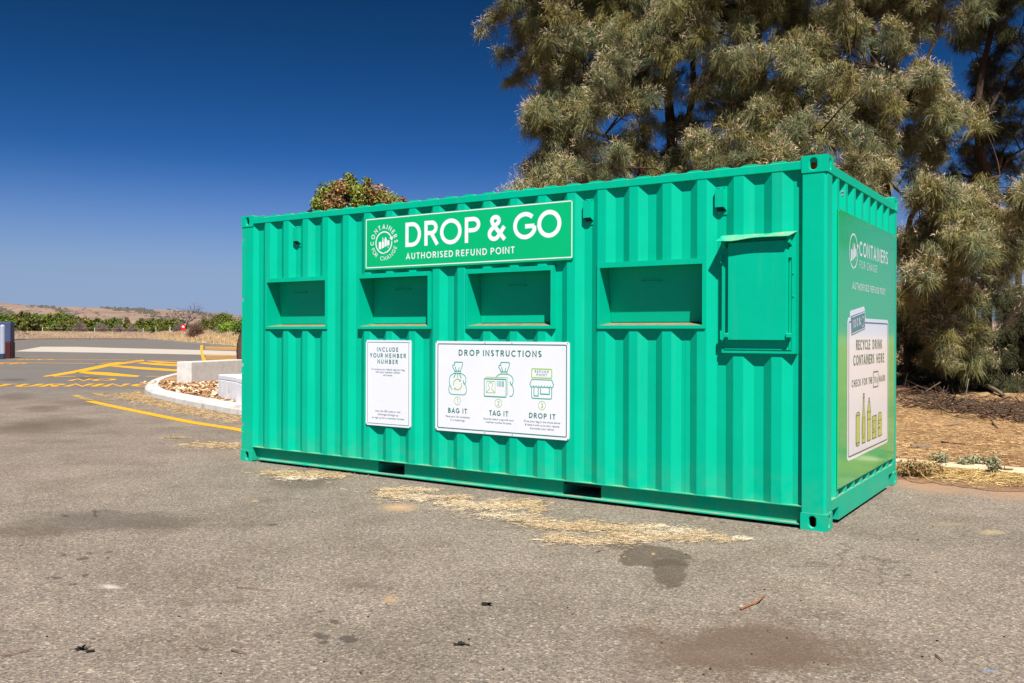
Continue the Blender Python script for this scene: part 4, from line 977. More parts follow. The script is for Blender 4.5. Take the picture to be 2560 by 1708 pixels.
SH = {'can': [(.836, .52), (.860, .504), (.936, .504), (.957, .52), (.957, .737), (.936, .757), (.860, .757), (.836, .737)],
      'beer': [(1.036, .506), (1.150, .506), (1.150, .70), (1.122, .755), (1.116, .800), (1.110, .892), (1.076, .892), (1.070, .800), (1.064, .755), (1.036, .70)],
      'soda': [(1.220, .506), (1.342, .506), (1.342, .745), (1.318, .790), (1.296, .820), (1.292, .848), (1.270, .848), (1.266, .820), (1.244, .790), (1.220, .745)],
      'carton': [(1.398, .506), (1.560, .506), (1.564, .690), (1.396, .690)],
      'cup': [(1.620, .506), (1.764, .506), (1.764, .636), (1.736, .701), (1.640, .701), (1.616, .636)]}
fl = Ink(ef2); ol = Ink(ef3)
for p in SH.values(): fl.fill(p); ol.ribbon(p, .0065, True, lift=0)
for u0, u1, v in ((.838, .955, .735), (.838, .955, .524), (1.222, 1.340, .735), (1.222, 1.340, .675), (1.400, 1.520, .650), (1.400, 1.520, .556), (1.620, 1.762, .637)): ol.ribbon([(u0, v), (u1, v)], .006, lift=.0002)
ol.ribbon(arcp(1.093, .625, .040, .085, 0, 360, 20)[:-1], .005, True, lift=.0004); ol.ribbon([(1.515, .508), (1.515, .688)], .005, lift=.0004); ol.ribbon(arcp(1.455, .604, .032, .032, 60, 330, 12), .006, lift=.0004)
ol.ribbon([(1.070, .862), (1.116, .862)], .010, lift=.0002); ol.ribbon([(1.268, .842), (1.294, .842)], .010, lift=.0002); ol.ribbon([(1.074, .885), (1.112, .885)], .008, lift=.0002); ol.ribbon([(1.264, .818), (1.298, .818)], .008, lift=.0002)
ol.ribbon([(1.625, .612)] + arcp(1.66, .60, .025, .018, 120, 20, 6) + [(1.70, .615)], .006, lift=.0002); ol.ribbon([(1.625, .572)] + arcp(1.66, .56, .025, .018, 120, 20, 6) + [(1.70, .575)], .006, lift=.0002)
fl.build('picture', M['end_lime'], es); ol.build('picture_outline', M['end_dark'], es)
rvs = [(.318, 2.235), (2.285, 2.235), (.318, .265), (2.285, .265), (1.3, 2.237)]
for u, v in rvs: MB().tube([(0.0, u, v), (.004, u, v)], .006, 8).build('rivet', M['rivet'], es)
MB().tube([(-.012, .43, 2.385), (.006, .43, 2.385)], .010, 10).tube([(-.012, .43, 2.360), (.004, .43, 2.360)], .007, 10).build('eye_bolt', M['rivet'], BOX)


# ------------------------------------------------------------------ vegetation
def unit(a): return a / (np.linalg.norm(a, axis=-1, keepdims=True) + 1e-9)
def lobes_to_clumps(rng, lobes, per_m3, r0, r1, shell=0.5, grp=1):
    out = []
    for c, r in lobes:
        r = np.array(r, float); n = max(3, int(4.19 * r.prod() * per_m3 / grp))
        d = unit(rng.normal(size=(n, 3))); u = (shell + (1 - shell) * rng.random(n)) ** 0.6
        p = np.array(c) + d * u[:, None] * r
        if grp == 1: out.append(np.c_[p, rng.uniform(r0, r1, len(p))]); continue
        # branchlets: each a drooping plume of clumps that thins to its tip
        dr = unit(d * np.array([1, 1, .5]) + rng.normal(size=d.shape) * .55 + np.array([0, 0, .15])); L = rng.uniform(.55, 1.45, (n, 1))
        for k in range(grp):
            t_ = (k + rng.random((n, 1)) * .6) / grp
            q = p + dr * L * (t_ - .35) + np.array([0, 0, -.42]) * L * t_ ** 2 + rng.normal(size=p.shape) * .075
            out.append(np.c_[q, rng.uniform(r0, r1, n) * (1.05 - .62 * t_[:, 0])])
    return np.vstack(out)
def needles(rng, clumps, sprays, k, L, w, droop, tint_fn, flowers=0.0):
    """feathery drooping foliage; returns (V, F, C) and the same for the flower spikes"""
    n = len(clumps); N_ = n * sprays
    ci = np.repeat(np.arange(n), sprays); c = clumps[ci, :3]; r = clumps[ci, 3]
    d = unit(rng.normal(size=(N_, 3)) + np.array([0, 0, 0.25])); p = c + d * (r * rng.random(N_) ** 0.45)[:, None]
    main = unit(d * np.array([1, 1, .7]) + rng.normal(size=(N_, 3)) * .35 + np.array([0, 0, .25]))
    tint = tint_fn(rng, clumps)[ci] * rng.uniform(.75, 1.2, (N_, 1))
    si = np.repeat(np.arange(N_), k); m = len(si)
    dd = unit(main[si] + rng.normal(size=(m, 3)) * .30); ll = L * rng.uniform(.6, 1.25, (m, 1))
    p0 = p[si] + rng.normal(size=(m, 3)) * .03; p1 = p0 + dd * ll * .5; p2 = p1 + unit(dd * .6 + np.array([0, 0, -droop]) + rng.normal(size=(m, 3)) * .12) * ll * .55
    sd = unit(np.cross(dd, rng.normal(size=(m, 3)))) * w * rng.uniform(.7, 1.3, (m, 1))
    V = np.stack([p0 - sd * .5, p0 + sd * .5, p1 - sd * .5, p1 + sd * .5, p2 - sd * .15, p2 + sd * .15], 1).reshape(-1, 3)
    b = np.arange(m)[:, None] * 6; F = np.concatenate([b + np.array([0, 1, 3, 2]), b + np.array([2, 3, 5, 4])], 0)
    C = np.repeat(tint[si] * rng.uniform(.8, 1.2, (m, 1)), 6, 0)
    fl = None
    if flowers > 0:
        pc = rng.random(n) < flowers * 1.6; ok = pc[ci] & (rng.random(N_) < .62) & (d[:, 2] > -.35)
        q = (p + main * .16)[ok]; mq = main[ok]; kk = 11; qi = np.repeat(np.arange(len(q)), kk); m2 = len(qi)
        f0 = q[qi] + rng.normal(size=(m2, 3)) * .045; fd = unit(mq[qi] * .6 + rng.normal(size=(m2, 3)) * .6) * rng.uniform(.04, .10, (m2, 1))
        fs = unit(np.cross(fd, rng.normal(size=(m2, 3)))) * .0036
        FV = np.stack([f0 - fs, f0 + fs, f0 + fd + fs * .6, f0 + fd - fs * .6], 1).reshape(-1, 3)
        FF = np.arange(m2 * 4).reshape(-1, 4); fc = np.array([.58, .46, .29]) * rng.uniform(.7, 1.25, (len(q), 1)) * np.array([1, 1, 1]) + rng.normal(size=(len(q), 3)) * .015
        fl = (FV, FF, np.clip(np.repeat(fc[qi], 4, 0), .02, 1))
    return (V, F, np.clip(C, .005, 1)), fl
def leafage(rng, clumps, per, size, tint_fn, flat=0.3):
    n = len(clumps); ci = np.repeat(np.arange(n), per); m = len(ci)
    d = unit(rng.normal(size=(m, 3))); p = clumps[ci, :3] + d * (clumps[ci, 3] * rng.random(m) ** .4)[:, None]
    nr = unit(d * .6 + rng.normal(size=(m, 3)) * .7 + np.array([0, 0, flat])); a = unit(np.cross(nr, rng.normal(size=(m, 3)))); b = np.cross(nr, a)
    s_ = size * rng.uniform(.6, 1.3, (m, 1)); a = a * s_; b = b * s_ * .5
    V = np.stack([p - a, p - b, p + a, p + b], 1).reshape(-1, 3); F = np.arange(m * 4).reshape(-1, 4)
    C = np.repeat(tint_fn(rng, clumps)[ci] * rng.uniform(.7, 1.3, (m, 1)), 4, 0)
    return V, F, np.clip(C, .004, 1)
def branch_curve(rng, a, b, n=5, sag=0.0, wob=.08):
    a = np.array(a, float); b = np.array(b, float); L = np.linalg.norm(b - a); out = []
    o = rng.normal(size=3) * wob * L
    for i in range(n + 1):
        u = i / n; out.append(a + (b - a) * u + o * math.sin(math.pi * u) + np.array([0, 0, sag * L]) * math.sin(math.pi * u))
    return out
class Wood:
    def __init__(s): s.mb = MB(); s.pts = []
    def limb(s, pts, r0, r1, k=7):
        n = len(pts); s.mb.tube(pts, [r0 + (r1 - r0) * i / (n - 1) for i in range(n)], k)
        for i in range(n - 1):
            for u in (0, .5): s.pts.append((np.array(pts[i]) * (1 - u) + np.array(pts[i + 1]) * u, r0 + (r1 - r0) * (i + u) / (n - 1)))
        s.pts.append((np.array(pts[-1]), r1))
    def near(s, p, below=True):
        best = None
        for q, r in s.pts:
            dd = p - q; L = np.linalg.norm(dd) + (0.8 * max(0, -dd[2]) if below else 0)
            if best is None or L < best[0]: best = (L, q, r)
        return best
GREY = lambda rng, c: np.array([.192, .186, .080]) * rng.uniform(.75, 1.25, (len(c), 1)) + np.clip(rng.normal(size=(len(c), 1)), -1, 1) * np.array([.026, .002, -.016])
SHADE_GREY = lambda rng, c: np.array([.085, .085, .042]) * rng.uniform(.7, 1.3, (len(c), 1))  # darker needle tint: shade put into the colour of the right-hand trees
def px_lobes(ls): return [(P(x, y, d), (r * kx, r * 1.5, r * kz)) for x, y, d, r, kx, kz in ls]
def casuarina(name, label, stems, lobes, seed, per=7.0, sprays=19, k=13, flowers=.40, tint=GREY, Ln=.25, w=.0066, cr=(.13, .25), twigs=.8, limbs=True, grp=6, back=()):
    rng = np.random.default_rng(seed); wd = Wood(); b = None
    for st in stems:
        r0, r1, pts = st; pts = [np.array(P(*q)) for q in pts]
        if b is None: b = pts[0].copy(); b[2] = hn(b[0], b[1]) - .05; pts[0] = b
        wd.limb(smooth3(pts, 4), r0, r1, 8)
    root = empty(name, tuple(b), label=label, cat='tree', group='tall grey green trees behind the container')
    L3 = px_lobes(lobes)
    if limbs:
        for c, r in L3:
            _, q, rr = wd.near(np.array(c) - np.array([0, 0, r[2] * .5])); wd.limb(branch_curve(rng, q, np.array(c), 6, .06, .10), min(rr * .6, .05), .014, 6)
    cl = lobes_to_clumps(rng, L3, per, *cr, grp=grp)
    if back: cl = np.vstack([cl, lobes_to_clumps(rng, px_lobes([(*q, 1, .9) for q in back]), 2.6, *cr, grp=grp)])
    main_pts = list(wd.pts)
    for c in cl:
        if rng.random() < twigs:
            _, q, rr = wd.near(c[:3]) if False else min(((np.linalg.norm(c[:3] - q_) + .5 * max(0, q_[2] - c[2]), q_, r_) for q_, r_ in main_pts), key=lambda t: t[0])
            wd.mb.tube(branch_curve(rng, q, c[:3], 3, .05, .10), [.018, .013, .008, .005], 4, False)
    sh = np.array(b)
    def loc(V): return np.asarray(V) - sh
    wd.mb.v = [tuple(np.array(v) - sh) for v in wd.mb.v]
    wd.mb.build('trunk', M['bark'], root, smooth=True)
    (V, F, C), fl = needles(rng, cl, sprays, k, Ln, w, .75, tint, flowers)
    raw_mesh('crown', loc(V), F, M['foliage'], root, C)
    if fl is not None and len(fl[0]): raw_mesh('blossom', loc(fl[0]), fl[1], M['foliage'], root, fl[2])
    return root
def smooth3(pts, n=4):
    out = []
    for i in range(len(pts) - 1):
        p0, p1, p2, p3 = pts[max(i - 1, 0)], pts[i], pts[i + 1], pts[min(i + 2, len(pts) - 1)]
        for k in range(n):
            u = k / n; out.append(0.5 * ((2 * p1) + (-p0 + p2) * u + (2 * p0 - 5 * p1 + 4 * p2 - p3) * u * u + (-p0 + 3 * p1 - 3 * p2 + p3) * u ** 3))
    out.append(pts[-1]); return out

casuarina('casuarina_tree', 'grey green feathery tree whose crown forms the left edge of the foliage above the container',
    [(.17, .05, [(1712, 985, 20.5), (1700, 700, 20.3), (1688, 470, 20), (1675, 300, 19.6), (1658, 140, 19.5), (1600, 20, 19.5), (1560, -160, 19.5)]),
     (.08, .04, [(1700, 470, 20), (1722, 290, 19.4), (1733, 240, 19.2), (1735, 130, 19.2), (1770, 40, 19.2), (1800, -90, 19.2)]),
     (.06, .02, [(1690, 520, 20), (1600, 380, 19.2), (1480, 330, 18.6), (1365, 290, 18.3)])],
    [(1420, 40, 19, 1.15, 1, .9), (1400, -90, 19.2, 1.2, 1, 1), (1520, -120, 19.5, 1.5, 1, 1), (1460, 190, 18.6, .85, 1, .8), (1550, 60, 18.4, 1.0, 1, .8), (1580, 190, 18.0, .85, 1, .8), (1640, 40, 18.6, .95, 1, .9),
     (1410, 190, 19.8, .7, 1, .9), (1560, 290, 18.2, .7, 1.1, .7), (1420, 300, 19.2, .55, 1, .8), (1345, 285, 18.3, .30, 1, .9), (1370, 320, 18.8, .40, 1, .8), (1375, 400, 18.6, .55, 1, .9), (1440, 380, 18.1, .75, 1.1, .8), (1500, 440, 18.0, .80, 1.2, .8), (1600, 420, 18.2, .75, 1.1, .8),
     (1390, 470, 18.4, .65, 1, .8), (1660, 220, 18.6, .5, 1, .9), (1680, -60, 18.8, 1.0, 1, 1), (1700, 380, 18.6, .6, 1, .7), (1480, -260, 19.5, 1.4, 1, 1), (1640, -240, 19.5, 1.4, 1, 1)], 21, per=10, back=((1480, 120, 20.8, 1.6), (1560, 300, 20.6, 1.4), (1420, 300, 20.6, .9), (1640, 150, 20.8, 1.3), (1500, 430, 20.4, 1.2), (1620, 440, 20.4, 1.0), (1400, 120, 20.8, 1.0)))
casuarina('casuarina_tree', 'grey green feathery tree with cream blossom over the middle of the container roof',
    [(.16, .05, [(1935, 990, 20.5), (1930, 700, 20.2), (1915, 480, 19.8), (1900, 300, 19.4), (1906, 160, 19.2), (1886, 30, 19.2), (1870, -160, 19.2)]),
     (.06, .03, [(1920, 430, 19.8), (1945, 280, 19.3), (1966, 150, 19.2), (1990, 20, 19.2), (2010, -120, 19.2)])],
    [(1850, 50, 18, 1.0, 1, .9), (1960, 30, 18, .95, 1, .9), (1910, 190, 17.6, .75, 1, .8), (1800, 150, 17.8, .65, 1, .8), (1800, 320, 17.6, .85, 1, .75), (1930, 330, 17.2, .9, 1.1, .75), (2010, 250, 17.2, .8, 1, .8), (2050, 330, 17.0, .75, 1.1, .7), (2090, 180, 17.6, .9, 1, .8), (2140, 110, 17.8, .75, 1, .8), (1740, 400, 17.8, .7, 1, .6),
     (1860, -130, 18.2, 1.4, 1, 1), (1990, -140, 18.2, 1.3, 1, 1), (2080, 420, 17.2, .6, 1, .7), (1990, 400, 17.0, .6, 1.2, .6), (1860, 400, 17.4, .6, 1.2, .6), (2060, 30, 19, .8, 1, .9)], 22, per=10, back=((1860, 120, 20.4, 1.5), (1960, 250, 20, 1.3), (1820, 320, 20.2, 1.1), (2060, 200, 20.2, 1.2), (1920, 400, 20, 1.0), (1740, 330, 20.4, .8)))
casuarina('casuarina_tree', 'feathery tree with a thick dark trunk rising behind the far top corner of the container',
    [(.19, .06, [(2222, 985, 21), (2216, 700, 20.8), (2210, 470, 20.4), (2200, 300, 20.2), (2184, 100, 20), (2156, 0, 20), (2130, -160, 20)]),
     (.07, .03, [(2205, 420, 20.4), (2260, 250, 20), (2330, 120, 20), (2370, -60, 20)]),
     (.09, .03, [(2270, 985, 20), (2266, 760, 19.8), (2262, 640, 19.6), (2290, 520, 19.2), (2400, 470, 18.8), (2500, 440, 18.6)])],
    [(2200, 170, 18.4, .8, 1, .8), (2270, 250, 18.6, .75, 1, .75), (2330, 190, 19, .7, 1, .7), (2350, 260, 18.6, .55, 1, .7), (2250, 40, 20.4, 1.0, 1, .9), (2340, 40, 20.6, .9, 1, .9), (2250, -120, 20, 1.5, 1, 1), (2140, 300, 18.0, .6, 1, .8), (2170, 430, 18.2, .45, 1, .9), (2300, 380, 19.6, .55, 1, .9), (2240, 340, 19, .5, 1, .9),
     (2300, 520, 17.11, 0.51, 1, .8), (2370, 500, 17.11, 0.46, 1, .8), (2340, 580, 16.74, 0.60, 1, .8), (2430, 560, 16.74, 0.64, 1.1, .9), (2400, 640, 16.74, 0.55, 1, .8), (2470, 620, 16.93, 0.46, 1, .9), (2500, 510, 17.30, 0.51, 1, .8), (2560, 520, 17.11, 0.64, 1, .9), (2320, 700, 17.30, 0.39, 1, .8), (2300, 640, 17.11, 0.46, .9, .9), (2530, 590, 17.48, 0.37, 1, .8), (2345, 800, 17.6, .22, .8, 1.5), (2425, 760, 17.5, .26, .8, 1.3), (2300, 760, 17.8, .2, .8, 1.3), (2400, 880, 17.8, .18, .8, 1.2)], 23, per=10, back=((2220, 200, 21.4, 1.3), (2300, 300, 21.4, 1.1), (2350, 560, 19.5, 1.0), (2450, 560, 19.6, .8), (2330, 700, 20, .7)))
casuarina('casuarina_tree', 'thin dark shaded tree with bare twigs at the right end of the row',
    [(.14, .05, [(2462, 985, 23), (2468, 700, 22.8), (2466, 480, 22.6), (2444, 320, 22.4), (2453, 190, 22.4), (2482, 60, 22.4), (2505, -120, 22.4)]),
     (.05, .02, [(2448, 330, 22.4), (2500, 230, 22.4), (2560, 140, 22.4), (2640, 60, 22.4)]),
     (.05, .02, [(2466, 500, 22.6), (2520, 400, 22.4), (2600, 350, 22.4)])],
    [(2440, 130, 23.5, .9, 1, .9), (2500, 50, 22.4, 1.0, 1, .9), (2420, 10, 24, 1.0, 1, .9), (2540, 170, 22.4, .9, 1, .8), (2420, 260, 24, .7, 1, .8), (2500, 310, 22.8, .8, 1, .8), (2560, 330, 22.4, .8, 1, .8), (2400, 380, 23.5, .7, 1, .9), (2500, 420, 23.5, .7, 1, .7), (2560, 60, 22.2, .8, 1, .8), (2480, -130, 22.4, 1.6, 1, 1), (2620, 0, 22, 1.4, 1, 1), (2620, 250, 22, 1.1, 1, 1), (2320, 330, 24, .6, 1, .8), (2360, 440, 23, .6, 1, .8)], 24, per=4.6, flowers=.06, tint=SHADE_GREY)
casuarina('casuarina_tree', 'low dark drooping tree filling the gap beside the container down to the ground',
    [(.10, .03, [(2330, 985, 20.6), (2345, 850, 20.4), (2380, 720, 20.2), (2390, 620, 20)]),
     (.07, .03, [(2400, 985, 20.6), (2425, 860, 20.4), (2450, 740, 20.2)])],
    [(2290, 770, 19.99, 0.51, 1, .9), (2340, 800, 19.99, 0.62, 1, .9), (2400, 780, 20.20, 0.56, 1, .9), (2290, 870, 19.79, 0.56, 1, .9), (2350, 890, 19.58, 0.62, 1, .8), (2420, 860, 19.79, 0.62, 1, .8), (2470, 850, 19.99, 0.51, 1, .9), (2280, 930, 19.99, 0.51, 1.1, .6), (2360, 950, 19.99, 0.56, 1.2, .6), (2440, 930, 19.79, 0.62, 1.1, .7), (2400, 700, 20.60, 0.51, 1, .8), (2450, 720, 20.40, 0.35, 1, .8), (2500, 760, 21.00, 0.35, 1.2, .7), (2300, 820, 21.50, 0.90, 1, 1), (2400, 850, 21.80, 0.90, 1, 1), (2270, 620, 21.50, 0.60, .8, 1), (2275, 740, 21.50, 0.70, .8, 1), (2270, 975, 20.2, .4, 1.2, .5), (2330, 985, 20.2, .4, 1.3, .45), (2420, 985, 20, .4, 1.3, .45)], 25, per=9, flowers=.12, tint=lambda r, c: SHADE_GREY(r, c) * 1.25, cr=(.2, .34))
casuarina('casuarina_tree', 'sloping dark canopy on a leaning log at the right edge of the trees',
    [(.13, .10, [(2520, 985, 18.6), (2500, 880, 18.6), (2540, 785, 18.4), (2590, 735, 18.2), (2680, 660, 18)])],
    [(2500, 900, 18.6, .45, 1, .8), (2540, 850, 18.6, .50, 1, .8), (2570, 900, 18.4, .6, 1, .8), (2470, 950, 18.8, .4, 1.2, .5), (2600, 830, 18.4, .65, 1, .8), (2640, 880, 18.4, .8, 1, .9), (2540, 960, 18.2, .5, 1.2, .5), (2680, 780, 18.2, .8, 1, .8)], 26, per=14, flowers=.03, tint=lambda r, c: SHADE_GREY(r, c) * .8, cr=(.16, .28), Ln=.2)
casuarina('casuarina_tree', 'half bare tree with thin branches against the sky at the right edge',
    [(.13, .06, [(2555, 985, 27), (2549, 800, 27), (2546, 700, 27), (2552, 640, 27), (2540, 560, 27), (2520, 470, 27)]),
     (.06, .02, [(2548, 760, 27), (2500, 690, 26.6), (2440, 640, 26.4), (2400, 600, 26)]), (.05, .015, [(2548, 740, 27), (2590, 660, 27), (2620, 560, 27)]), (.04, .01, [(2549, 700, 27), (2505, 610, 27), (2480, 540, 27)]), (.03, .01, [(2552, 640, 27), (2580, 580, 27), (2570, 500, 27)])],
    [(2540, 480, 27, .9, 1, .7), (2600, 560, 27, .8, 1, .8), (2440, 600, 26.5, .5, 1, .8), (2520, 640, 26.5, .35, 1, .8), (2600, 430, 27, 1.0, 1, .9)], 27, per=2.6, flowers=0, tint=SHADE_GREY)
# tree outside the frame on the right: seen only as a reflection in the glossy end sign
casuarina('casuarina_tree', 'feathery tree beyond the right edge, mirrored in the glossy end sign',
    [(.18, .06, [(2900, 985, 20), (2890, 700, 20), (2900, 400, 20), (2880, 100, 20)])],
    [(2800, 150, 19, 1.4, 1, 1), (2950, 120, 19, 1.5, 1, 1), (3120, 150, 19, 1.4, 1, 1), (2760, 380, 19, 1.0, 1, .9), (2900, 330, 18.6, 1.2, 1, .9), (3050, 360, 18.6, 1.2, 1, .9), (3200, 380, 18.6, 1.2, 1, .9), (2850, -100, 19, 1.6, 1, 1), (3050, -100, 19, 1.6, 1, 1)], 28, per=3.0, sprays=16, k=7, w=.02, flowers=.2)

# broad-leaved tree far behind the container roof
def leafy(name, cat, label, base, lobes, seed, leaf, per, perm3, tint, cr, stems, group=None, twigs=.6, matw='bark', kind=None):
    rng = np.random.default_rng(seed); base = np.array(base, float)
    root = empty(name, tuple(base), label=label, cat=cat, group=group); wd = Wood()
    for r0, r1, pts in stems: wd.limb(smooth3([np.array(p, float) for p in pts], 4), r0, r1, 7)
    for c, r in lobes:
        _, q, rr = wd.near(np.array(c)); wd.limb(branch_curve(rng, q, np.array(c), 4, .05, .08), min(rr * .6, .08), .015, 5)
    cl = lobes_to_clumps(rng, lobes, perm3, *cr)
    for c in cl:
        if rng.random() < twigs:
            _, q, rr = wd.near(c[:3]); wd.mb.tube(branch_curve(rng, q, c[:3], 3, .03, .1), [.02 * leaf / .08, .012 * leaf / .08, .008 * leaf / .08, .005 * leaf / .08], 4, False)
    wd.mb.v = [tuple(np.array(v) - base) for v in wd.mb.v]; wd.mb.build('trunk', M[matw], root, smooth=True)
    V, F, C = leafage(rng, cl, per, leaf, tint); raw_mesh('crown', V - base, F, M['leaf'], root, C); return root
OLIVE = lambda rng, c: np.where(rng.random((len(c), 1)) < np.clip(.12 + (c[:, :1] - c[:, 0].mean()) * .13, .03, .6), np.array([[.26, .15, .05]]), np.array([[.155, .175, .022]])) * rng.uniform(.65, 1.35, (len(c), 1))
b = G(612, 925, .13)
leafy('leafy_tree', 'tree', 'bushy olive green tree whose crown top shows over the left part of the container roof', b,
    px_lobes([(862, 520, 31, .95, 1, .8), (820, 515, 31, .5, .8, .9), (890, 500, 31, .8, 1, .8), (935, 505, 31, .55, 1, .8), (870, 470, 31, .35, .8, .8), (927, 478, 31, .38, .9, .9), (985, 520, 31, .35, 1, .6), (1002, 510, 31, .12, 1, .9), (980, 505, 31, .15, 1, .9), (878, 447, 31, .10, .7, 1.3), (850, 620, 31, 1.3, 1, 1), (920, 620, 31, 1.2, 1, 1)]), 41, .055, 150, 16, OLIVE, (.18, .32),
    [(.20, .12, [b, P(606, 860, 31.2), P(640, 780, 31.2), P(720, 700, 31), P(830, 600, 31), P(860, 500, 31)])])
# dark trunk beside the blocks continues up; leafy skirt low by the container's far corner

# far scrub, one shrub each
def shrub(label, cx, top, hw, back, tint, seed, grp, leaf=.30, n_l=5, dead=False, dist=None, kz=1.0):
    px = cx / 3.671875; dist = dist or edge_d(px) + back; zb = verge_z(px, dist)
    hy = 832.4 + px * .0031; zt = CAM[2] + (hy - (720 + top / 3.671875)) / FPX * dist * cosA(px) - (.35 if not dead else 0) * min(1, dist / 200); h = max(.8, zt - zb); R_ = hw / 3.671875 / FPX * dist * cosA(px)
    base = az(px, dist, zb); rng = np.random.default_rng(seed); lob = []
    rt = unit(np.array([RT[0], RT[1], 0])); fw = unit(np.array([FW[0], FW[1], 0]))
    for i in range(n_l):
        u = (i + .5) / n_l * 2 - 1; hh = h * (1 - .42 * abs(u) ** 2.2) * rng.uniform(.82, 1.0) if i != n_l // 2 else h
        c = base + rt * u * R_ * .75 + fw * rng.uniform(-.5, .5) * R_ * .5 + np.array([0, 0, hh * .52])
        lob.append((c, (R_ * 2.3 / n_l + .25, R_ * .6, hh * .50)))
    if not dead:
        return leafy('shrub', 'shrub', label, base, lob, seed, leaf, 44, 7.0 / (leaf / .3) ** 3 * .12, tint, (.45, .85), [(.10, .05, [base, base + np.array([0, 0, h * .3]), base + np.array([.2, 0, h * .6])])], grp, .15)
    root = empty('dry_bush', tuple(base), label=label, cat='bush', group=grp); mb = MB()
    for i in range(260):
        a_ = rng.uniform(0, 6.28); el = rng.uniform(.04, 1.45); d = np.array([math.cos(a_) * math.cos(el) * R_, math.sin(a_) * math.cos(el) * R_, math.sin(el) * h]) * rng.uniform(.75, 1.02)
        m_ = d * .5 + np.array([0, 0, h * .06]) + rng.normal(size=3) * R_ * .06
        mb.tube([np.zeros(3), m_, d], [.03, .022, .012], 3, False)
        for q in range(5):
            s0 = m_ + (d - m_) * rng.random(); mb.tube([s0, s0 + rng.normal(size=3) * np.array([R_, R_, h]) * .16 + np.array([0, 0, .1 * h])], [.020, .010], 3, False)
    mb.build('branches', M['deadwood'], root); return root
M['deadwood'] = plain('dead_grey_wood', (0.20, 0.150, 0.125), 0.95, 0.3, 0.8, 0.1)
M['greywood'] = plain('bare_grey_wood', (0.095, 0.075, 0.068), 0.95, 0.3, 0.8, 0.1)
M['brownwood'] = plain('dead_brown_wood', (0.17, 0.105, 0.07), 0.95, 0.3, 0.8, 0.1)
GR1 = lambda rng, c: np.array([.115, .135, .016]) * rng.uniform(.6, 1.35, (len(c), 1)) + rng.normal(size=(len(c), 1)) * np.array([.018, .0, .0])
GR2 = lambda rng, c: np.array([.080, .130, .012]) * rng.uniform(.65, 1.3, (len(c), 1))
GR3 = lambda rng, c: np.array([.16, .235, .022]) * rng.uniform(.7, 1.3, (len(c), 1))
GR4 = lambda rng, c: np.array([.090, .098, .018]) * rng.uniform(.6, 1.3, (len(c), 1))
gA = 'green scrub in the band beyond the far road'
lab = 'green shrub merging into the dense scrub band beyond the far road'
k_ = 100
for cx, top, hw, back, tt in ((-120, 225, 110, 62, GR1), (-30, 228, 110, 60, GR2), (90, 222, 110, 62, GR1), (200, 209, 120, 66, GR4), (330, 222, 110, 60, GR2), (450, 232, 110, 58, GR1), (560, 222, 110, 62, GR1), (665, 238, 90, 60, GR4), (770, 262, 90, 58, GR1), (890, 262, 75, 62, GR4), (965, 285, 70, 60, GR1), (1055, 262, 70, 70, GR2), (1130, 310, 85, 55, GR1), (1300, 275, 60, 60, GR4), (1400, 268, 75, 62, GR1), (1480, 276, 70, 60, GR4), (1575, 262, 65, 66, GR1), (1660, 300, 60, 62, GR4),
                              (250, 290, 85, 46, GR1), (420, 300, 95, 46, GR1), (570, 312, 80, 48, GR4), (1350, 335, 80, 46, GR1), (1460, 335, 75, 46, GR1), (30, 300, 80, 47, GR1)):
    k_ += 1; shrub(lab, cx, top, hw * 1.2, back, tt, k_, gA, n_l=6)
shrub('small dark conifer shaped shrub standing alone above the scrub band before the hill', 1172, 252, 24, 75, GR4, 131, None, leaf=.2, n_l=3)
shrub('round dark green shrub between the bare tree and the pompom tree', 1880, 262, 50, 60, GR4, 132, None, leaf=.16, dist=190)
shrub('low olive shrub under the pompom tree beside the dead twigs', 1965, 345, 55, 30, GR4, 133, None, leaf=.16, dist=165)
shrub('loose tree like shrub with separate pompom clumps near the container edge', 2050, 222, 105, 60, GR1, 134, None, leaf=.14, n_l=7, dist=170)
shrub('bright yellow green bush close to the container edge', 2120, 320, 95, 28, GR3, 135, None, leaf=.12, dist=128)
shrub('tall green bush half hidden by the left end of the container', 2235, 285, 75, 24, GR2, 136, None, leaf=.11, dist=112)
gD = 'dead grey bushes in front of the scrub'
for i, (cx, top, hw, lb) in enumerate(((735, 318, 72, 'grey dead bush, leftmost of the large ones before the scrub'), (935, 330, 66, 'grey dead bush, second from the left before the scrub'), (1085, 338, 60, 'pinkish grey dead bush in the middle of the scrub front'), (1208, 350, 42, 'small pale dead bush right of the pinkish one'), (1632, 350, 52, 'brown dead bush directly behind the red sign'), (125, 380, 40, 'low dead bush above the grass patch at the far left'), (215, 388, 32, 'smallest dead bush at the far left of the scrub'))):
    shrub(lb, cx, top, hw, 40, None, 150 + i, gD, dead=True)
bb = shrub('large round brown dead bush right of the red sign', 1795, 322, 100, 20, None, 160, None, dead=True, dist=142); bb.children[0].data.materials[0] = M['brownwood']
shrub('tangle of grey dead twigs under the pompom tree', 1990, 405, 45, 20, None, 161, None, dead=True, dist=140)
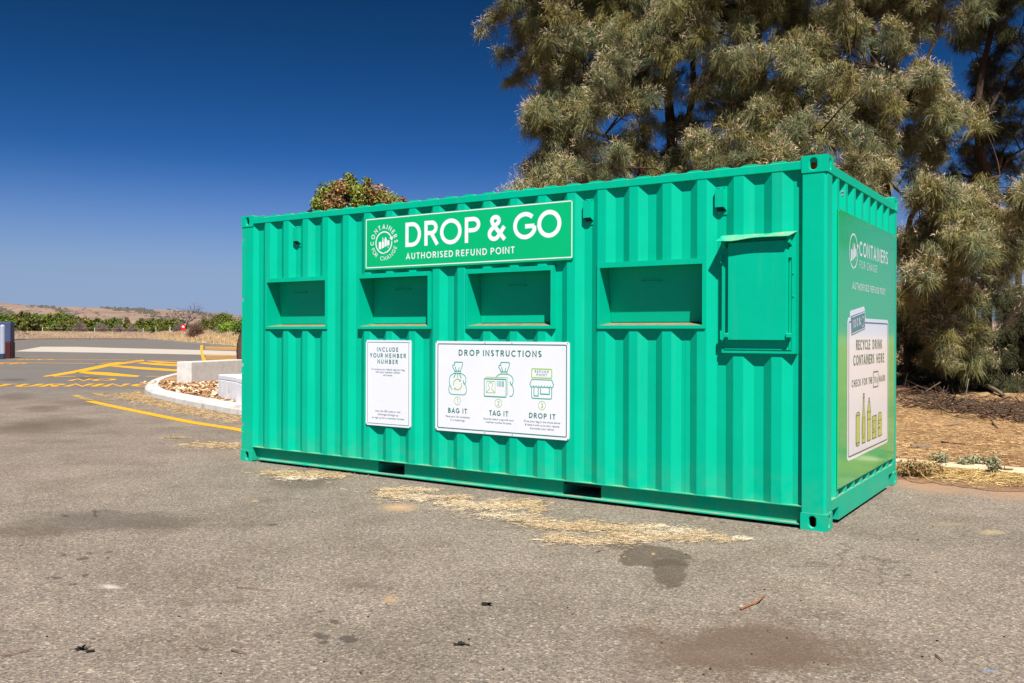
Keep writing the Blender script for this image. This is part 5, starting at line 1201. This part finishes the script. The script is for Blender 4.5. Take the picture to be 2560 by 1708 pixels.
# bare dead tree
rng = np.random.default_rng(5); dist = 178; px = 1700 / 3.671875; tb = az(px, dist, verge_z(px, dist)); rt = unit(np.array([RT[0], RT[1], 0]))
dt = empty('dead_tree', tuple(tb), label='bare dead tree with spreading grey branches against the hill', cat='tree'); mb = MB()
def grow(p, d, L, r, lev):
    q = p + d * L; m_ = (p + q) / 2 + rng.normal(size=3) * L * .07; mb.tube([p, m_, q], [r, r * .85, r * .65], 5 if lev < 2 else 3, False)
    if lev >= 5: return
    for _ in range(3 if lev else 3):
        nd = unit(d * .75 + rng.normal(size=3) * .55 + np.array([0, 0, .12])); grow(q if rng.random() < .7 else m_, nd, L * rng.uniform(.6, .82), r * .62, lev + 1)
hgt = 14.2
grow(np.zeros(3), unit(np.array([0, 0, 1.0]) + rt * .12), hgt * .27, .22, 0); 
grow(np.array([0, 0, hgt * .2]), unit(np.array([0, 0, .75]) + rt * .5), hgt * .2, .15, 1); grow(np.array([0, 0, hgt * .22]), unit(np.array([0, 0, .8]) - rt * .45), hgt * .2, .15, 1)
mx = max(v[2] for v in mb.v); mb.v = [(v[0] * .88, v[1] * .88, v[2] * ((CAM[2] + (833.8 - 752) / FPX * dist * cosA(px) - tb[2]) / mx)) for v in mb.v]
mb.build('branches', M['greywood'], dt)
# dry grass along the verge
def blades(rng, P0, h, w, lean, cols):
    n = len(P0); d = unit(np.c_[rng.normal(size=(n, 2)) * lean, np.ones(n)]); s_ = unit(np.c_[rng.normal(size=(n, 2)), np.zeros(n)]) * w
    hh = h * rng.uniform(.5, 1.3, (n, 1)); V = np.stack([P0 - s_, P0 + s_, P0 + d * hh + s_ * .3, P0 + d * hh - s_ * .3], 1).reshape(-1, 3)
    return V, np.arange(n * 4).reshape(-1, 4), np.repeat(cols, 4, 0)
rng = np.random.default_rng(8); n = 34000; pxs_ = rng.uniform(-60, 660, n); of = 1.2 + 42 * rng.random(n) ** 1.3
P0 = np.array([az(a_, edge_d(a_) + o_, 0) for a_, o_ in zip(pxs_, of)]); P0[:, 2] = [np.interp(o_, OFF, ZO) - .05 for o_ in of]
gold = rng.random(n) < np.clip(np.interp(pxs_, [0, 350, 400, 660], [.10, .10, .75, .9]) - np.where(of > 14, .25, 0), 0, 1)
cols = np.where(gold[:, None], np.array([.47, .33, .16]), np.array([.33, .245, .185])) * rng.uniform(.7, 1.25, (n, 1))
raw_mesh('dry_grass', *blades(rng, P0, .38, .035, .40, cols)[:2], M['straw'], None, np.repeat(cols, 4, 0), kind='stuff')
# fence along the scrub: white topped posts and one wire
ft = az(868 / 3.67, edge_d(868 / 3.67) + 34, 0); fe = empty('wire_fence', (ft[0], ft[1], 1.5), label='low wire fence with small white posts along the far scrub', cat='fence'); tops = []
for cx in (390, 868, 1315, 1432, 1560):
    px = cx / 3.671875; d_ = edge_d(px) + 34; q = az(px, d_, verge_z(px, d_)); tops.append(q + np.array([0, 0, 1.2]))
    q0 = q - np.array([ft[0], ft[1], 1.5]); MB().box(q0[0] - .045, q0[0] + .045, q0[1] - .045, q0[1] + .045, q0[2] - .3, q0[2] + 1.3).build('post', M['sign_white'], fe, bevel=.01)
MB().tube([t_ - np.array([ft[0], ft[1], 1.5]) for t_ in tops], .012, 3).build('wire', M['galv'], fe)
# red sign
px = 1682 / 3.671875; d_ = 160; q = az(px, d_, verge_z(px, d_)); rs = empty('red_sign', tuple(q), label='small upright red sign with a white emblem beside the far kerb', cat='sign'); rs.rotation_euler = (0, 0, math.atan2(RT[1], RT[0]))
hy = 832.4 + px * .0031; z0 = CAM[2] + (hy - (720 + 395 / 3.672)) / FPX * d_ * cosA(px) - q[2]; z1 = CAM[2] + (hy - (720 + 337 / 3.672)) / FPX * d_ * cosA(px) - q[2]
MB().prism(rrect(-.36, .36, z0, z1, .1, 4), -.03, .03, lambda u, v, t: (u, t, v)).build('panel', M['red'], rs)
for x in (-.22, .22): MB().box(x - .035, x + .035, .035, .10, -.3, z1 - .1).build('post', M['galv'], rs)
em = Ink(lambda u, v, l: (u, -.034 - l, v)); zc = z1 - .36; em.fill([(-.20, zc - .12), (.20, zc - .12), (.20, zc + .05), (0, zc + .22), (-.20, zc + .05)]); em.build('emblem', M['sign_white'], rs)
MB().box(.16, .40, .11, .16, z1 - .02, z1 + .14).build('backing_plate', M['bollard'], rs)

# fuel cabinet and bollard at the left edge
c0 = az(-8, 54.6, 0); fc = empty('fuel_cabinet', tuple(c0), label='tall slate blue and maroon roadside cabinet at the far left edge', cat='cabinet'); fc.rotation_euler = (0, 0, math.atan2(RT[1], RT[0]) + .12)
MB().box(-.75, .78, -.25, .25, 0, .86).build('lower_panel', M['maroon'], fc, bevel=.02); MB().box(-.76, .79, -.26, .26, .862, 1.93).build('upper_panel', M['navy'], fc, bevel=.03); MB().box(.792, .83, -.22, .22, 0, .86).build('edge_trim', M['maroon'], fc, bevel=.01)
c1 = az(6, 52.6, 0); bo = empty('bollard', tuple(c1), label='white round bollard with a navy base in front of the cabinet', cat='bollard')
mb = MB(); mb.tube([(0, 0, .28), (0, 0, 1.68)], .125, 20).tube([(0, 0, 1.68), (0, 0, 1.74), (0, 0, 1.77)], [.125, .10, .04], 20); mb.build('post', M['bollard'], bo, smooth=False); MB().tube([(0, 0, 0), (0, 0, .28)], .150, 20).build('base_sleeve', M['navy_dark'], bo)

# concrete blocks on the mulch bed
def block(name, label, c, dirv, L, Wd, z0, z1, mat, grp, bev=.02, top=None):
    d = unit(np.array([dirv[0], dirv[1], 0.0])); nr = np.array([-d[1], d[0], 0]); mb = MB()
    p = [np.array([0, 0, 0]), d * L, d * L + nr * Wd, nr * Wd]
    o = empty(name, (c[0], c[1], z0), label=label, cat='concrete block', group=grp)
    h = z1 - z0; ht = h - (.09 if top else 0)
    mb.hexa([q for q in p] + [q + np.array([0, 0, ht]) for q in p]); mb.build('body', mat, o, bevel=bev)
    if top: MB().hexa([q + np.array([0, 0, ht + .001]) for q in p] + [q + np.array([0, 0, h]) for q in p]).build('painted_band', top, o, bevel=bev)
    return o
gB = 'concrete blocks on the mulch bed'
block('concrete_block', 'bare grey concrete block, the longest and farthest on the mulch bed', (-16.80, 7.30), (-.29, .957), 2.3, .42, .10, .66, M['concrete'], gB)
block('concrete_block', 'white painted concrete block with scuffed corner nearer the kerb', (-12.36, 4.62), (.92, -.39), 1.22, 1.0, .10, .575, M['white_block'], gB, .015, M['letter_white'])
block('concrete_block', 'white painted concrete block partly hidden by the container edge', (-11.05, 3.98), (.92, -.34), 1.2, 1.0, .10, .575, M['white_block'], gB, .015, M['letter_white'])

# ------------------------------------------------------------------ loose straw, sticks, debris
def lying(rng, P0, L, w, cols, zr=(.004, .02), tilt=.06):
    n = len(P0); a_ = rng.uniform(0, 6.28, n); d = np.c_[np.cos(a_), np.sin(a_), rng.normal(size=n) * tilt] * (L * rng.uniform(.5, 1.4, (n, 1))) * .5
    s_ = np.c_[-np.sin(a_), np.cos(a_), rng.normal(size=n) * .5] * w; bend = np.c_[-np.sin(a_), np.cos(a_), np.zeros(n)] * (rng.normal(size=(n, 1)) * .012)
    P0 = P0 + np.c_[np.zeros((n, 2)), rng.uniform(*zr, n) + np.abs(d[:, 2])]
    V = np.stack([P0 - d - s_, P0 - d + s_, P0 + bend - s_, P0 + bend + s_, P0 + d - s_ * .5, P0 + d + s_ * .5], 1).reshape(-1, 3)
    b = np.arange(n)[:, None] * 6; F = np.concatenate([b + np.array([0, 1, 3, 2]), b + np.array([2, 3, 5, 4])], 0)
    return V, F, np.repeat(cols, 6, 0)
rng = np.random.default_rng(9); d_ = 2560 / 2350; PP = []; CC = []
for px, py, rx, ry, pale in ((640, 1087, 40, 4, 0), (700, 1090, 55, 6, 0), (760, 1093, 36, 4, 0), (690, 1098, 40, 4, 1), (930, 1126, 62, 4, .3), (897, 1137, 28, 7, .2), (955, 1143, 46, 6, .5), (905, 1130, 20, 6, 0),
                             (1045, 1143, 28, 4, 0), (1050, 1158, 36, 8, .4), (1120, 1163, 75, 9, .4), (1195, 1158, 50, 8, 0), (1235, 1170, 14, 7, 0), (1150, 1185, 46, 6, .5), (1205, 1192, 36, 6, .2), (1250, 1205, 40, 7, .1),
                             (1330, 1209, 70, 8, 0), (1400, 1212, 55, 6, .1), (1285, 1236, 34, 8, .1), (1350, 1244, 70, 7, .2), (1425, 1232, 34, 13, .1), (1460, 1214, 36, 5, .3), (1510, 1226, 45, 6, .6), (1560, 1234, 60, 8, .1), (1565, 1221, 30, 7, .9), (1600, 1226, 26, 9, .2), (1500, 1211, 36, 4, .6), (1655, 1238, 22, 5, .1), (1697, 1238, 26, 4, .8),
                             (480, 1022, 50, 4, 0), (530, 1024, 36, 4, 0), (405, 1005, 24, 1.5, 0), (1480, 1237, 40, 5, .2)):
    o = G(px * d_, py * d_); a_ = G((px + rx) * d_, py * d_) - o; b_ = G(px * d_, (py - ry) * d_) - o; area = abs(a_[0] * b_[1] - a_[1] * b_[0]) * math.pi
    n = int(24000 * area) + 60; u = rng.normal(size=(n, 2)) * np.array([.52, .55]) * np.where(rng.random((n, 1)) < .1, 1.7, .95); u = u * (1 + .25 * np.sin(u[:, ::-1] * 5))
    PP.append(o + u[:, :1] * a_ + u[:, 1:] * b_); c = np.array([.48, .355, .205]) * (1 - pale) + np.array([.58, .50, .37]) * pale; CC.append(c * rng.uniform(.65, 1.25, (n, 1)))
# straw drifting along the outside of the island kerb
for i, p in enumerate(offs(left, -.28)):
    if p[0] > -16.5:
        n = 340; PP.append(np.c_[p + rng.normal(size=(n, 2)) * np.array([.38, .16]), np.zeros(n)]); CC.append(np.array([.52, .36, .18]) * rng.uniform(.6, 1.25, (n, 1)))
for px, py, rx, ry in ((1700, 1150, 120, 14), (1950, 1195, 160, 22), (2120, 1225, 90, 20), (1300, 1000, 60, 25), (1260, 960, 30, 15)):
    o = G(*Z1(px, py)); n = 260; u = rng.normal(size=(n, 2)) * .5; PP.append(o + u[:, :1] * (G(*Z1(px + rx, py)) - o) + u[:, 1:] * (G(*Z1(px, py - ry)) - o)); CC.append(np.array([.56, .40, .20]) * rng.uniform(.6, 1.2, (n, 1)))
PP = np.vstack(PP); CC = np.vstack(CC); PP[:, 2] = 0.003
raw_mesh('loose_straw', *lying(rng, PP, .055, .0014, CC, (.001, .007), .025)[:2], M['straw'], None, np.repeat(CC, 6, 0), kind='stuff')
n = 50000; x = rng.uniform(-2.5, 4.0, n); y = 3.92 + 9.5 * rng.random(n) ** 1.2
P0 = np.c_[x, y, [hn(a_, b_) for a_, b_ in zip(x, y)]]; c = np.where(rng.random((n, 1)) < .3, np.array([[.25, .145, .075]]), np.array([[.55, .355, .17]])) * rng.uniform(.7, 1.2, (n, 1))
raw_mesh('dry_needles', *lying(rng, P0, .07, .0024, c, (.002, .014), .07)[:2], M['straw'], None, np.repeat(c, 6, 0), kind='stuff')
n = 12000; x = rng.uniform(-.2, 4.5, n); y = np.clip(3.15 + rng.normal(size=n) * .22, 2.5, 3.75) ; y = np.where((x > .15) & (y > 3.42), 3.42 - rng.random(n) * .3, y)
keep = (np.sin(x * 3.1) + np.sin(x * 7.3 + 1) * .6 + rng.normal(size=n) * .5) > -.7; x, y = x[keep], y[keep]; n = len(x)
P0 = np.c_[x, y, [hd(a_, b_) if b_ < 3.5 else .05 for a_, b_ in zip(x, y)]]; c = np.array([.60, .42, .17]) * rng.uniform(.55, 1.25, (n, 1))
raw_mesh('dry_grass', *lying(rng, P0, .10, .0018, c, (.002, .014), .12)[:2], M['straw'], None, np.repeat(c, 6, 0), kind='stuff')
# wood chips on the mulch bed
n = 6000; x = rng.uniform(-18, -9.5, n); y = rng.uniform(3.7, 9.5, n); ip = np.array([q[:2] for q in inn])
okk = [(b_ > np.interp(a_, ip[:, 0], ip[:, 1]) + .05) if a_ > -16.6 else (b_ > 6.6) for a_, b_ in zip(x, y)]; x, y = x[okk], y[okk]; n = len(x)
c = np.where(rng.random((n, 1)) < .35, np.array([[.80, .62, .42]]), np.array([[.40, .22, .10]])) * rng.uniform(.6, 1.2, (n, 1))
raw_mesh('wood_chips', *lying(rng, np.c_[x, y, np.full(n, .13)], .11, .016, c, (.002, .03), .2)[:2], M['straw'], None, np.repeat(c, 6, 0), kind='stuff')
# sticks
def stick(label, pts, r, mat='twig', name='stick', cat='stick', grp=None):
    p = np.array(pts[0]); o = MB().tube([np.array(q) - p for q in smooth3([np.array(q, float) for q in pts], 3)], [r * (1 - .5 * i / (3 * (len(pts) - 1))) for i in range(3 * (len(pts) - 1) + 1)], 6).build(name, M[mat], None, smooth=True)
    o.location = tuple(p); return tag(o, label, cat, grp)
def gp(px, py, z=.008): return tuple(G(px * d_, py * d_, z))
stick('red brown curved strip of bark lying on the asphalt in front of the near corner', [gp(1700, 1398), gp(1722, 1388), gp(1742, 1378, .02), gp(1754, 1367)], .0062, 'red_twig')
stick('short bent pale brown twig near the bottom of the asphalt left of centre', [gp(531, 1492), gp(548, 1494, .012), gp(566, 1499)], .004)
stick('thin straight dark twig on the asphalt below the small white sign', [gp(543, 1347), gp(580, 1350), gp(622, 1355)], .003)
stick('long faint twig at the bottom left corner of the asphalt', [gp(5, 1505), gp(45, 1498), gp(75, 1488)], .003)
stick('small dark twig on the asphalt at the far right below the container', [gp(2147, 1540 - 38), gp(2156, 1509), gp(2165, 1516)], .004)
stick('dark twig on the asphalt just beside the straw before the second fork pocket', [gp(1370, 1276 - 10), gp(1378, 1263), gp(1386, 1262)], .004)
def gv(px, py): q = G(px, py, .13); return (q[0], q[1], hn(q[0], q[1]) + .015)
Z4 = lambda a_, b_: (2220 + a_ * 340 / 1481, 940 + b_ * 340 / 1481)
for lb, ps, r in (('dark forked branch on the dry ground right of the container', [(975, 490), (1110, 508), (1150, 545), (1190, 568)], .018), ('pale split log piece lying on the dry ground beside the container', [(250, 715), (370, 718), (490, 727)], .028), ('thin dark branch in the middle of the dry ground', [(590, 655), (720, 680), (860, 695)], .014), ('short dark stick above the pale log', [(655, 537), (780, 525)], .012), ('dark stick near the concrete edging at right', [(1170, 900), (1250, 935), (1360, 940)], .015), ('grey stick above the concrete edging at the far right', [(1010, 818), (1150, 825), (1290, 825)], .010)):
    stick(lb, [gv(*Z4(*q)) for q in ps], r, 'twig' if 'pale' not in lb else 'bark_pale')
# crumbs and dark bits on the asphalt
mb = MB(); rng = np.random.default_rng(12)
for i in range(110):
    px = rng.uniform(-50, 2600); py = 1150 + 540 * rng.random() ** .8
    q = G(px, py); s_ = rng.uniform(.002, .006)
    if q[1] > -.15 and -6.1 < q[0] < .1: continue
    mb.hexa([q + np.array([math.cos(w) * s_ * rng.uniform(.6, 1.4), math.sin(w) * s_ * rng.uniform(.6, 1.4), z]) for z in (.001, s_ * .8) for w in (0, 1.6, 3.1, 4.7)])
mb.build('dark_crumbs', M['char'], None, kind='stuff')
for i, (px, py, lb) in enumerate(((190, 1493, 'dark crumpled leaf cluster at the bottom left of the asphalt'), (1111, 1388, 'dark leaf scrap on the asphalt below the instruction sign'), (1060, 1483, 'dark leaf scrap near the bottom centre of the asphalt'))):
    mb = MB(); o = G(px * d_, py * d_)
    for k in range(9):
        q = np.array([rng.normal() * .02, rng.normal() * .012, .004 + rng.random() * .008]); a_ = rng.normal(size=3) * np.array([.016, .016, .005]); b_ = rng.normal(size=3) * np.array([.010, .010, .004]); mb.poly([q - a_, q - b_, q + a_, q + b_])
    e_ = mb.build('dead_leaf', M['char'], None, label=lb, cat='leaf'); e_.location = tuple(o)
# low weeds at the edging
def weed(label, px, py, r, h, tint, seed):
    rng = np.random.default_rng(seed); q = G(px, py, .03); base = np.array([q[0], q[1], hd(q[0], q[1]) if q[1] < 3.5 else hn(q[0], q[1])]); root = empty('weed', tuple(base), label=label, cat='weed', group='dry weeds along the concrete edging'); mb = MB(); cl = []
    for i in range(26):
        a_ = rng.uniform(0, 6.28); e = np.array([math.cos(a_) * r * rng.random(), math.sin(a_) * r * rng.random(), h * rng.uniform(.5, 1.0)]); mb.tube([np.zeros(3), e * .5 + np.array([0, 0, .02]), e], [.004, .003, .002], 4, False); cl.append([*e, .05]); cl.append([*(e * .6), .05])
    mb.build('stem', M['twig'], root); V, F, C = leafage(rng, np.array(cl), 12, .014, tint); raw_mesh('foliage', V, F, M['leaf'], root, C)
WD = lambda rng, c: np.array([.33, .22, .085]) * rng.uniform(.5, 1.3, (len(c), 1)); WG = lambda rng, c: np.array([.30, .29, .16]) * rng.uniform(.6, 1.3, (len(c), 1))
weed('brown dry weed against the far bottom corner of the container', *Z4(225, 1080), .15, .13, WD, 61); weed('olive brown weed second from the container at the edging', *Z4(400, 1085), .13, .11, WD, 62); weed('low straw coloured weed covering the start of the edging', *Z4(540, 1060), .10, .07, WD, 63)
weed('grey green weed behind the concrete edging nearest the container', *Z4(580, 965), .10, .08, WG, 64); weed('small grey green weed behind the edging, middle one', *Z4(850, 985), .07, .05, WG, 65); weed('small grey green weed behind the edging, farthest right', *Z4(975, 975), .07, .05, WG, 66)
weed('tiny grey sprig growing over the edge of the concrete edging', *Z4(1150, 1075), .06, .14, WG, 67)
# brush of fallen branches under the trees
mb = MB(); rng = np.random.default_rng(31)
for i in range(620):
    px = rng.uniform(2235, 2640); t_ = rng.random(); py = np.interp(px, [2235, 2350, 2420, 2560, 2640], [1008, 1030, 1042, 1050, 1052]) - t_ * 42
    q = G(px, min(py, 1048), .2); q[2] = hn(q[0], q[1]) + rng.random() * .16; a_ = rng.uniform(0, 6.28); L = rng.uniform(.2, .9); d3 = np.array([math.cos(a_), math.sin(a_), rng.normal() * .35 + .12]) * L
    r = rng.choice([.004, .006, .010, .016], p=[.4, .35, .18, .07]); mb.tube([q - d3 * .5, q + rng.normal(size=3) * .05, q + d3 * .5], [r, r * .8, r * .4], 4, False)
mb.v = [(v[0], v[1], max(v[2], hn(v[0], v[1]) - .01)) for v in mb.v]
mb.build('brush', M['brush'], None, kind='stuff')
for lb, a_, b_, r, mt in (('reddish fallen branch at the left end of the brush beside the container', (2235, 985), (2298, 978), .035, 'red_twig'), ('pale fallen log in the brush below the trees', (2445, 965), (2510, 992), .06, 'bark_pale'), ('pale upright broken twig standing in the brush', (2408, 970), (2412, 1010), .012, 'bark_pale'), ('long pale branch along the front of the brush at right', (2480, 1020), (2570, 1042), .016, 'bark_pale')):
    p, q = G(*a_, .25), G(*b_, .2); p[2] = hn(p[0], p[1]) + (.12 if 'upright' not in lb else .45); q[2] = hn(q[0], q[1]) + .06
    if 'upright' in lb: p[:2] = q[:2] + .05
    stick(lb, [p, (p + q) / 2 + np.array([0, 0, .04]), q], r, mt, 'fallen_branch', 'branch')
